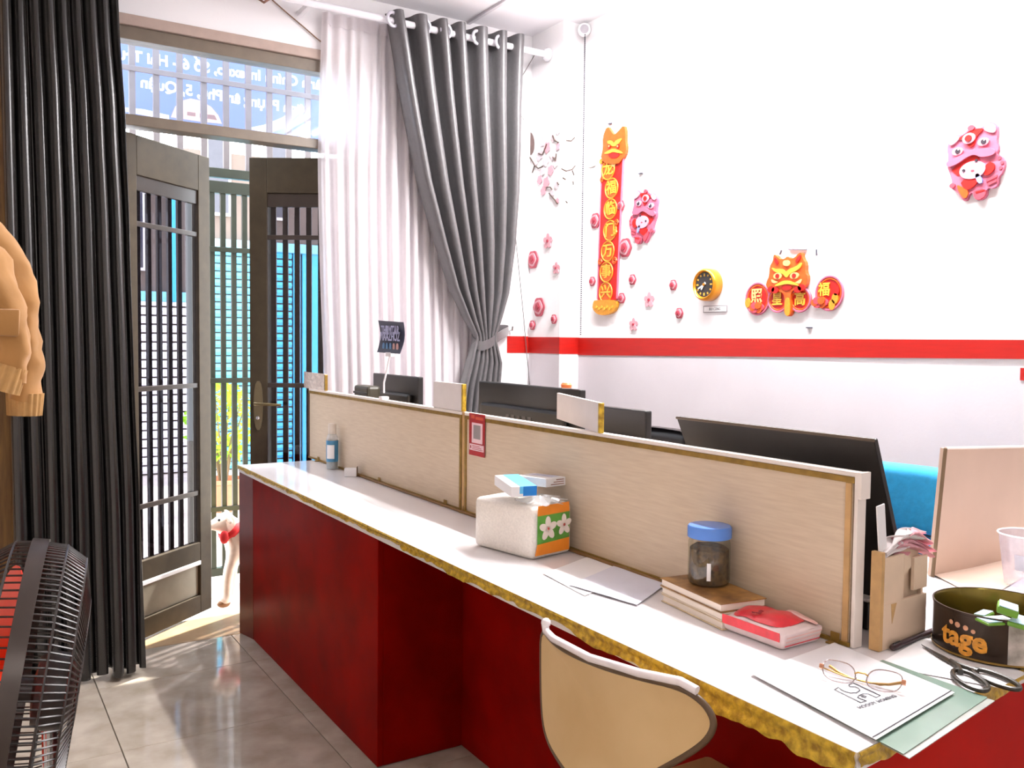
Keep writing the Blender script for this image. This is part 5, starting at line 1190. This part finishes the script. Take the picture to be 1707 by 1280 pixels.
for c, m, d in (([(500, 340), (560, 370), (690, 365), (735, 420), (790, 365), (900, 330), (980, 250), (985, 330), (900, 400), (800, 440), (745, 520), (690, 440), (560, 420)], O_YEL, .027),
                ([(540, 640), (650, 570), (740, 545), (850, 570), (960, 640), (860, 615), (740, 600), (640, 630)], O_YEL, .028), ([(650, 640), (740, 615), (840, 640), (800, 700), (690, 700)], O_RED, .025),
                ([(560, 170), (620, 260), (600, 310), (545, 250)], O_RED, .026), ([(960, 130), (975, 190), (900, 290), (880, 230)], O_RED, .026), ([(690, 230), (790, 230), (800, 320), (690, 320)], O_CRM, .027),
                ([(490, 520), (560, 560), (620, 575), (520, 600)], O_CRM, .025), ([(990, 510), (900, 570), (870, 580), (960, 610)], O_CRM, .025), ([(720, 820), (790, 820), (800, 1080), (760, 1110), (710, 1080)], O_GOLD, .026)):
    wp('gold_relief', [d8(p) for p in c], .020, d, m, drg, 2)
for c in ((605, 480), (868, 475)):
    u, v = d8(c); e = wp('eye', ell(u, v, .021, .013, 16), .021, .027, O_CRM, hdm); wp('pupil', ell(u, v, .010, .009, 12), .026, .029, O_RED, hdm)
for c in ((500, 690), (560, 700), (920, 690), (980, 660)):
    u, v = d8(c); wp('mane_tuft', ell(u, v, .018, .013, 10), .020, .026, O_RED, drg)

# ---- two lion dance ornaments
LION = dict(outline=[(160, 330), (250, 220), (330, 250), (400, 210), (470, 130), (520, 190), (600, 200), (690, 130), (790, 190), (800, 330), (790, 430), (825, 530), (790, 610), (860, 640), (910, 740), (880, 880), (830, 930), (830, 1040), (770, 1080), (690, 1060), (690, 1180), (600, 1230), (530, 1180), (510, 1090), (460, 1120), (440, 1200), (390, 1200), (300, 1050), (210, 990), (200, 940), (240, 920), (190, 760), (150, 660), (170, 540), (145, 400)])
def lion(u0, u1, v0, v1, label, mirror, rot=0):
    cx, cv = (u0+u1)/2, (v0+v1)/2
    def L_(p):
        x = (p[0]-145)/(910-145); x = 1-x if mirror else x
        u, v = lerp(u0, u1, x), lerp(v1, v0, (p[1]-130)/1100)
        du, dv = u-cx, v-cv; return (cx+du*math.cos(rot)-dv*math.sin(rot), cv+du*math.sin(rot)+dv*math.cos(rot))
    r = thing('lion_ornament', label, 'ornament', (WF, -cx, v0))
    ks = abs(u1-u0)/765
    def part(nm, poly, d0, d1, m, sm=2, par=None): return wp(nm, [L_(p) for p in poly], d0, d1, m, par or r, sm)
    part('body', LION['outline'], 0, .012, O_PNK, 1)
    part('forehead', [(270, 300), (380, 250), (470, 200), (660, 210), (545, 300), (520, 440), (440, 450), (410, 330)], .011, .016, O_RED)
    part('brow_ring', ell(450, 320, 85, 75, 20), .015, .020, O_PALE, 0); part('brow_disc', ell(450, 320, 45, 45, 16), .019, .023, O_RED, 0)
    part('topknot', ell(470, 175, 45, 40, 14), .011, .018, O_ROSE, 0)
    part('ear', [(170, 330), (250, 235), (330, 270), (290, 330), (210, 380)], .011, .017, O_PALE); part('ear', [(620, 225), (690, 145), (780, 200), (790, 310), (700, 290)], .011, .017, O_PALE)
    for c, s in (((300, 475), -1), ((635, 405), 1)):
        e = part('eye', ell(c[0], c[1], 72, 56, 18), .012, .018, O_PALE, 0); part('pupil', ell(c[0]+8, c[1], 34, 34, 14), .017, .020, O_DK, 0, e); part('eye_glint', ell(c[0]+20, c[1]-20, 11, 11, 8), .0195, .021, WHITE, 0, e)
    part('muzzle', [(155, 600), (300, 560), (480, 500), (700, 495), (800, 550), (790, 620), (620, 625), (540, 565), (450, 575), (300, 665), (175, 690)], .012, .021, O_PNK)
    part('mouth', [(220, 725), (300, 660), (440, 570), (540, 575), (600, 640), (540, 650), (500, 720), (360, 740), (330, 850), (230, 745)], .011, .014, O_RED, 1)
    f = part('face', ell(510, 780, 170, 125, 24, .3), .012, .019, O_PALE, 0)
    part('face_eye', ell(400, 768, 20, 20, 10), .018, .021, O_DK, 0, f); part('face_eye', ell(560, 655, 20, 20, 10), .018, .021, O_DK, 0, f); part('face_mouth', ell(515, 790, 22, 14, 10), .018, .020, O_ROSE, 0, f)
    part('red_vest', [(340, 900), (570, 890), (590, 950), (520, 1030), (420, 1060)], .011, .017, O_RED, 1); part('red_heart', [(630, 830), (710, 690), (790, 740), (790, 830), (690, 900)], .011, .017, O_RED, 1)
    part('blue_bow', [(540, 850), (600, 835), (660, 980), (590, 990)], .012, .019, O_BLU, 1)
    part('leg', [(300, 950), (380, 1000), (475, 1080), (425, 1190), (345, 1090)], .011, .017, O_ORG if not mirror else O_ROSE, 1); part('leg', [(530, 1070), (690, 1065), (690, 1175), (600, 1222), (540, 1170)], .011, .018, O_ROSE, 1)
    part('leg_stripe', [(560, 1095), (680, 1080), (680, 1100), (570, 1120)], .017, .019, O_RED, 0); part('tail_stripe', [(680, 940), (820, 900), (820, 930), (690, 980)], .011, .015, O_ROSE, 0); part('tail_stripe', [(700, 1000), (820, 960), (820, 990), (720, 1030)], .011, .015, O_ROSE, 0)
    part('paw', ell(245, 960, 40, 36, 12), .011, .018, O_ROSE, 0)
    for c in ((840, 670), (875, 740), (860, 810)): part('tail_dot', ell(c[0], c[1], 22, 24, 10), .011, .014, O_ROSE, 0)
a, c = wpt(1579, 343), wpt(1682, 197); lion(a[0], c[0], a[1], c[1], 'large pink lion dance ornament with red mouth at the right of the wall', False)
a, c = wpt(1051, 411), wpt(1099, 311); lion(a[0], c[0], a[1], c[1], 'small pink and red lion dance ornament beside the tall red banner', True, -.06)

# ---- clock and plate
cu_, cv_ = wpt(1186, 475); cr_ = abs(wpt(1186, 502)[1]-cv_)
clk = thing('wall_clock', 'round gold wall clock with a black dial', 'clock', (WF, -cu_, cv_))
CG = mat('clock_gold', (206, 134, 30), .28, .5, vary=.08); cc_ = V((WF, -cu_, cv_)); ax = V((-1, 0, 0))
b = BM(); lathe(b, [(0, 0), (cr_*.96, 0), (cr_, .004), (cr_, .040), (cr_*.95, .048), (cr_*.86, .052), (cr_*.78, .046), (cr_*.76, .040), (0, .040)], cc_, ax, 56, caps=False); obj('case', b, CG, clk, True)
b = BM(); lathe(b, [(0, .0405), (cr_*.755, .0405), (cr_*.755, .042), (0, .042)], cc_, ax, 48, caps=False); dial = obj('dial', b, mat('black_dial', (44, 40, 40), .35), clk)
CM = MWALL @ Matrix.Translation((cu_, cv_, .0425))
for k in range(12):
    a = PI/2-2*PI*k/12; b = BM(); M_ = CM @ Matrix.Rotation(a, 4, 'Z'); L0 = .50 if k % 3 == 0 else .56
    box(b, (cr_*L0, -.0035, 0), (cr_*.68, .0035, .001), 0, M_); obj('hour_mark', b, O_YEL, dial)
for a, l, w_ in ((PI/2-2*PI*7.3/12, .38, .004), (PI/2-2*PI*.68, .56, .0028)):
    b = BM(); box(b, (-.012, -w_, .0015), (cr_*l, w_, .0025), 0, CM @ Matrix.Rotation(a, 4, 'Z')); obj('hand', b, WHITE, clk)
b = BM(); lathe(b, [(0, 0), (.006, 0), (.006, .004), (0, .005)], cc_+ax*.0445, ax, 12, caps=False); obj('hand_cap', b, CG, clk)
pl0, pl1 = wpt(1173, 521.5), wpt(1213, 508.5)
plt = thing('name_plate', 'small white name plate with grey border under the gold clock', 'sign', (WF, -(pl0[0]+pl1[0])/2, pl0[1]))
wp('border', [(pl0[0], pl0[1]), (pl1[0], pl0[1]), (pl1[0], pl1[1]), (pl0[0], pl1[1])], 0, .003, mat('grey_plate_border', (150, 144, 148), .4), plt)
wp('plate', [(pl0[0]+.005, pl0[1]+.004), (pl1[0]-.005, pl0[1]+.004), (pl1[0]-.005, pl1[1]-.004), (pl0[0]+.005, pl1[1]-.004)], .002, .004, WHITE, plt)
text('BUI CONG', (pl1[1]-pl0[1])*.62, MWALL @ Matrix.Translation(((pl0[0]+pl1[0])/2, (pl0[1]+pl1[1])/2, .0045)), INK, plt, extrude=.0003, wide=.75)
# small nails over the ornaments
for px, py, lb in ((1018, 206, 'grey nail over the tall red banner'), (1069, 289, 'grey nail over the small lion ornament'), (1350, 521+25, 'tiny grey nail below the fortune ornament at its right')):
    u, v = wpt(px, py); b = BM(); c = MWALL @ V((u, v, 0)); box(b, (-.014, -.003, 0), (.014, .003, .008), .001, MWALL @ Matrix.Translation((u, v, 0))); tag(obj('nail', b, mat('grey_nail', (96, 96, 108), .4, .5), None, origin=c), lb, 'nail')
hb_ = wthing('wall_hanger', 'thin grey wire hanger showing above the fortune ornament', 'hanger', 1332, 415)
for a, c in (((1316, 415.5), (1346, 416)), ((1304, 417), (1301, 424)), ((1362, 416), (1362.5, 426))):
    b = BM(); tube(b, [MWALL @ V((*wpt(*a), .004)), MWALL @ V((*wpt(*c), .004))], .0035, 6); obj('wire', b, MATS['grey_nail'], hb_)

# ---- foam flowers
MCOL = frame((XCOL-.003, 0, 0), (0, -1, 0), (0, 0, 1))
F_A = mat('flower_pale_pink', (206, 150, 160), .6, vary=.06); F_B = mat('flower_rose', (180, 74, 90), .6, vary=.1); F_C = mat('flower_deep_rose', (156, 44, 62), .6, vary=.1)
def flower(px, py, rpx, label, kind, col=False):
    X = XCOL-.003 if col else WF; M0 = MCOL if col else MWALL
    p = at(px, py, X=X); r = abs(at(px, py+rpx, X=X).z-p.z); c = (-p.y, p.z)
    t = thing('foam_flower', label, 'flower', (X, p.y, p.z), 'pink foam flowers on the wall')
    if kind == 'daisy':
        for k in range(5):
            a = 2*PI*k/5+.3; b = BM(); prism(b, ell(r*.58, 0, r*.44, r*.36, 12), M0 @ Matrix.Translation((c[0], c[1], 0)) @ Matrix.Rotation(a, 4, 'Z'), .004+.0006*k); obj('petal', b, F_A, t)
        b = BM(); prism(b, ell(0, 0, r*.2, r*.2, 10), M0 @ Matrix.Translation((c[0], c[1], .003)), .006); obj('centre', b, F_C, t)
    else:
        for f, m, d, n in ((1, F_B, .005, 6), (.74, F_A, .010, 5), (.5, F_B, .014, 5), (.26, F_C, .018, 4)):
            poly = [(r*f*(1+.055*math.cos(n*a))*math.cos(a), r*f*(1+.055*math.cos(n*a))*math.sin(a)) for a in [2*PI*k/28 for k in range(28)]]
            b = BM(); prism(b, poly, M0 @ Matrix.Translation((c[0], c[1], d-.005 if f < 1 else 0)), .005); obj('petal_layer', b, m, t)
flower(914, 402, 13, 'pale five-petal foam flower, highest on the column', 'daisy', True)
flower(889, 433, 15, 'large rose foam flower on the column below the pale highest one', 'rose', True)
flower(928, 447, 10, 'small pale foam flower near the column edge', 'daisy', True)
flower(899, 512, 16, 'largest rose foam flower low on the column', 'rose', True)
flower(924, 532, 8, 'small rose foam flower low at the column edge just above the red stripe', 'rose', True)
flower(888, 542, 8, 'small rose foam flower low on the column beside the front wall', 'rose', True)
flower(993, 368, 13, 'rose foam flower peeking out left of the tall red banner', 'rose')
flower(1036, 343, 9, 'small rose foam flower at the right edge of the banner beside the small lion', 'rose')
flower(1043, 413, 16, 'large rose foam flower at the right edge of the banner below the small lion', 'rose')
flower(988, 469, 8, 'small rose foam flower left of the banner foot', 'rose')
flower(1055, 466, 9, 'small rose foam flower right of the banner foot', 'rose')
flower(1123, 475, 9, 'small rose foam flower nearest the gold clock', 'rose')
flower(1083, 500, 13, 'pale five-petal foam flower between the banner and the clock', 'daisy')
flower(1133, 522, 9, 'small rose foam flower just left of the name plate', 'rose')
flower(1037, 497, 9, 'small rose foam flower touching the banner just above its gold base', 'rose')
flower(1057, 541, 11, 'pale five-petal foam flower lowest on the wall just above the red stripe', 'daisy')
# ---- blossom decal over the column
bl = thing('blossom_decal', 'cherry blossom branch decal with pale petals on the corner column', 'decal', at(905, 340, X=XCOL-.003))
def cpt(px, py): p = at(px, py, X=XCOL-.003); return (-p.y, p.z)
BARK_ = mat('decal_bark', (108, 86, 82), .7, vary=.15, scale=40); TWIG = mat('decal_twig', (78, 62, 54), .7); B1 = mat('decal_blossom_white', (208, 194, 200), .6, vary=.04); B2 = mat('decal_blossom_pink', (214, 156, 168), .6, vary=.05)
def cp(nm, poly, d, m, sm=0): b = BM(); prism(b, smooth_poly(poly, sm) if sm else poly, MCOL @ Matrix.Translation((0, 0, .0)), d); return obj(nm, b, m, bl)
cp('trunk', [cpt(*p) for p in ((882, 217), (888, 224), (891, 236), (890, 252), (884, 260), (881, 256))], .0012, BARK_, 1)
random.seed(11)
for i, (px, py, r, m) in enumerate(((930, 218, 7, B1), (923, 228, 9, B1), (904, 236, 9, B1), (912, 246, 10, B2), (922, 256, 11, B1), (900, 258, 10, B1), (910, 268, 10, B1), (926, 272, 8, B1), (893, 270, 7, B1), (905, 285, 8, B1), (918, 284, 9, B2), (900, 300, 8, B2), (911, 304, 10, B2), (906, 318, 8, B2), (921, 322, 6, B1), (928, 308, 7, B1), (930, 334, 5, B2), (931, 244, 6, B2))):
    c = cpt(px, py); s = abs(cpt(px, py+r)[1]-c[1]); a0_ = random.random()
    poly = [(c[0]+s*(.72+.28*abs(math.cos(2.5*(a+a0_))))*math.cos(a), c[1]+s*(.72+.28*abs(math.cos(2.5*(a+a0_))))*math.sin(a)) for a in [2*PI*k/30 for k in range(30)]]
    cp('blossom', poly, .0010+.00015*i, m)
for pts in (((884, 262), (892, 276), (898, 281), (906, 277)), ((898, 256), (905, 258), (910, 246), (912, 240)), ((922, 262), (927, 268), (928, 256)), ((912, 312), (918, 312), (921, 316)), ((922, 226), (925, 234), (932, 238)), ((930, 304), (932, 308)), ((916, 322), (926, 334), (930, 340)), ((892, 276), (888, 288))):
    b = BM(); tube(b, [MCOL @ V((*cpt(*p), .003)) for p in pts], .0035, 6); obj('twig', b, TWIG, bl)
MCF = YCOL-.003
fpt = lambda px, py: at(px, py, Y=MCF)
for pts in (((936, 281), (944, 285), (954, 282), (959, 276)), ((944, 234), (952, 235), (958, 229)), ((954, 284), (957, 292)), ((938, 296), (943, 299)), ((955, 302), (956, 308)), ((943, 335), (946, 338))):
    b = BM(); tube(b, [fpt(*p) for p in pts], .003, 6); obj('twig', b, TWIG, bl)
for pts in (((978, 276), (985, 279), (993, 276), (997, 266)), ((986, 262), (990, 254))):
    b = BM(); tube(b, [MWALL @ V((*wpt(*p), .002)) for p in pts], .0028, 6); obj('twig', b, mat('decal_pale_twig', (206, 196, 186), .7), bl)
for px, py, r in ((981, 266, 7), (990, 270, 7)):
    c = wpt(px, py); s = abs(wpt(px, py+r)[1]-c[1]); b = BM(); prism(b, [(c[0]+s*(.7+.3*abs(math.cos(2.5*a)))*math.cos(a), c[1]+s*(.7+.3*abs(math.cos(2.5*a)))*math.sin(a)) for a in [2*PI*k/30 for k in range(30)]], MWALL, .0012); obj('blossom', b, mat('decal_blossom_cream', (244, 230, 220), .6), bl)
# ---- bead chain on its pulley
pu = at(974, 50, X=XW-.03); pul = thing('bead_chain', 'long bead chain hanging from a round grey pulley at the wall corner', 'chain', pu)
b = BM(); lathe(b, [(0, -.012), (.032, -.012), (.034, 0), (.032, .012), (.026, .015), (0, .015)], pu, (-.55, -.83, 0), 28, caps=False); obj('pulley_cover', b, WPLAS, pul, True)
b = BM(); lathe(b, [(0, .0152), (.022, .0152), (.022, .018), (0, .019)], pu, (-.55, -.83, 0), 24, caps=False); obj('pulley_disc', b, mat('grey_pulley_disc', (168, 164, 172), .45), pul, True)
b = BM(); box(b, (pu.x-.012, pu.y-.012, pu.z-.01), (XW-.0005, pu.y+.012, pu.z+.03), .003); obj('bracket', b, WPLAS, pul)
b = BM(); z1 = at(966, 560, X=XW-.03).z; z = pu.z-.03
while z > z1:
    for dx in (-.004, .006):
        bmesh.ops.create_icosphere(b, subdivisions=1, radius=.0042, matrix=Matrix.Translation((pu.x-.004+dx*.6, pu.y-.012+dx, z)))
    z -= .0105
o = obj('beads', b, mat('grey_bead', (84, 82, 92), .35, .4), pul, True); o['kind'] = 'stuff'
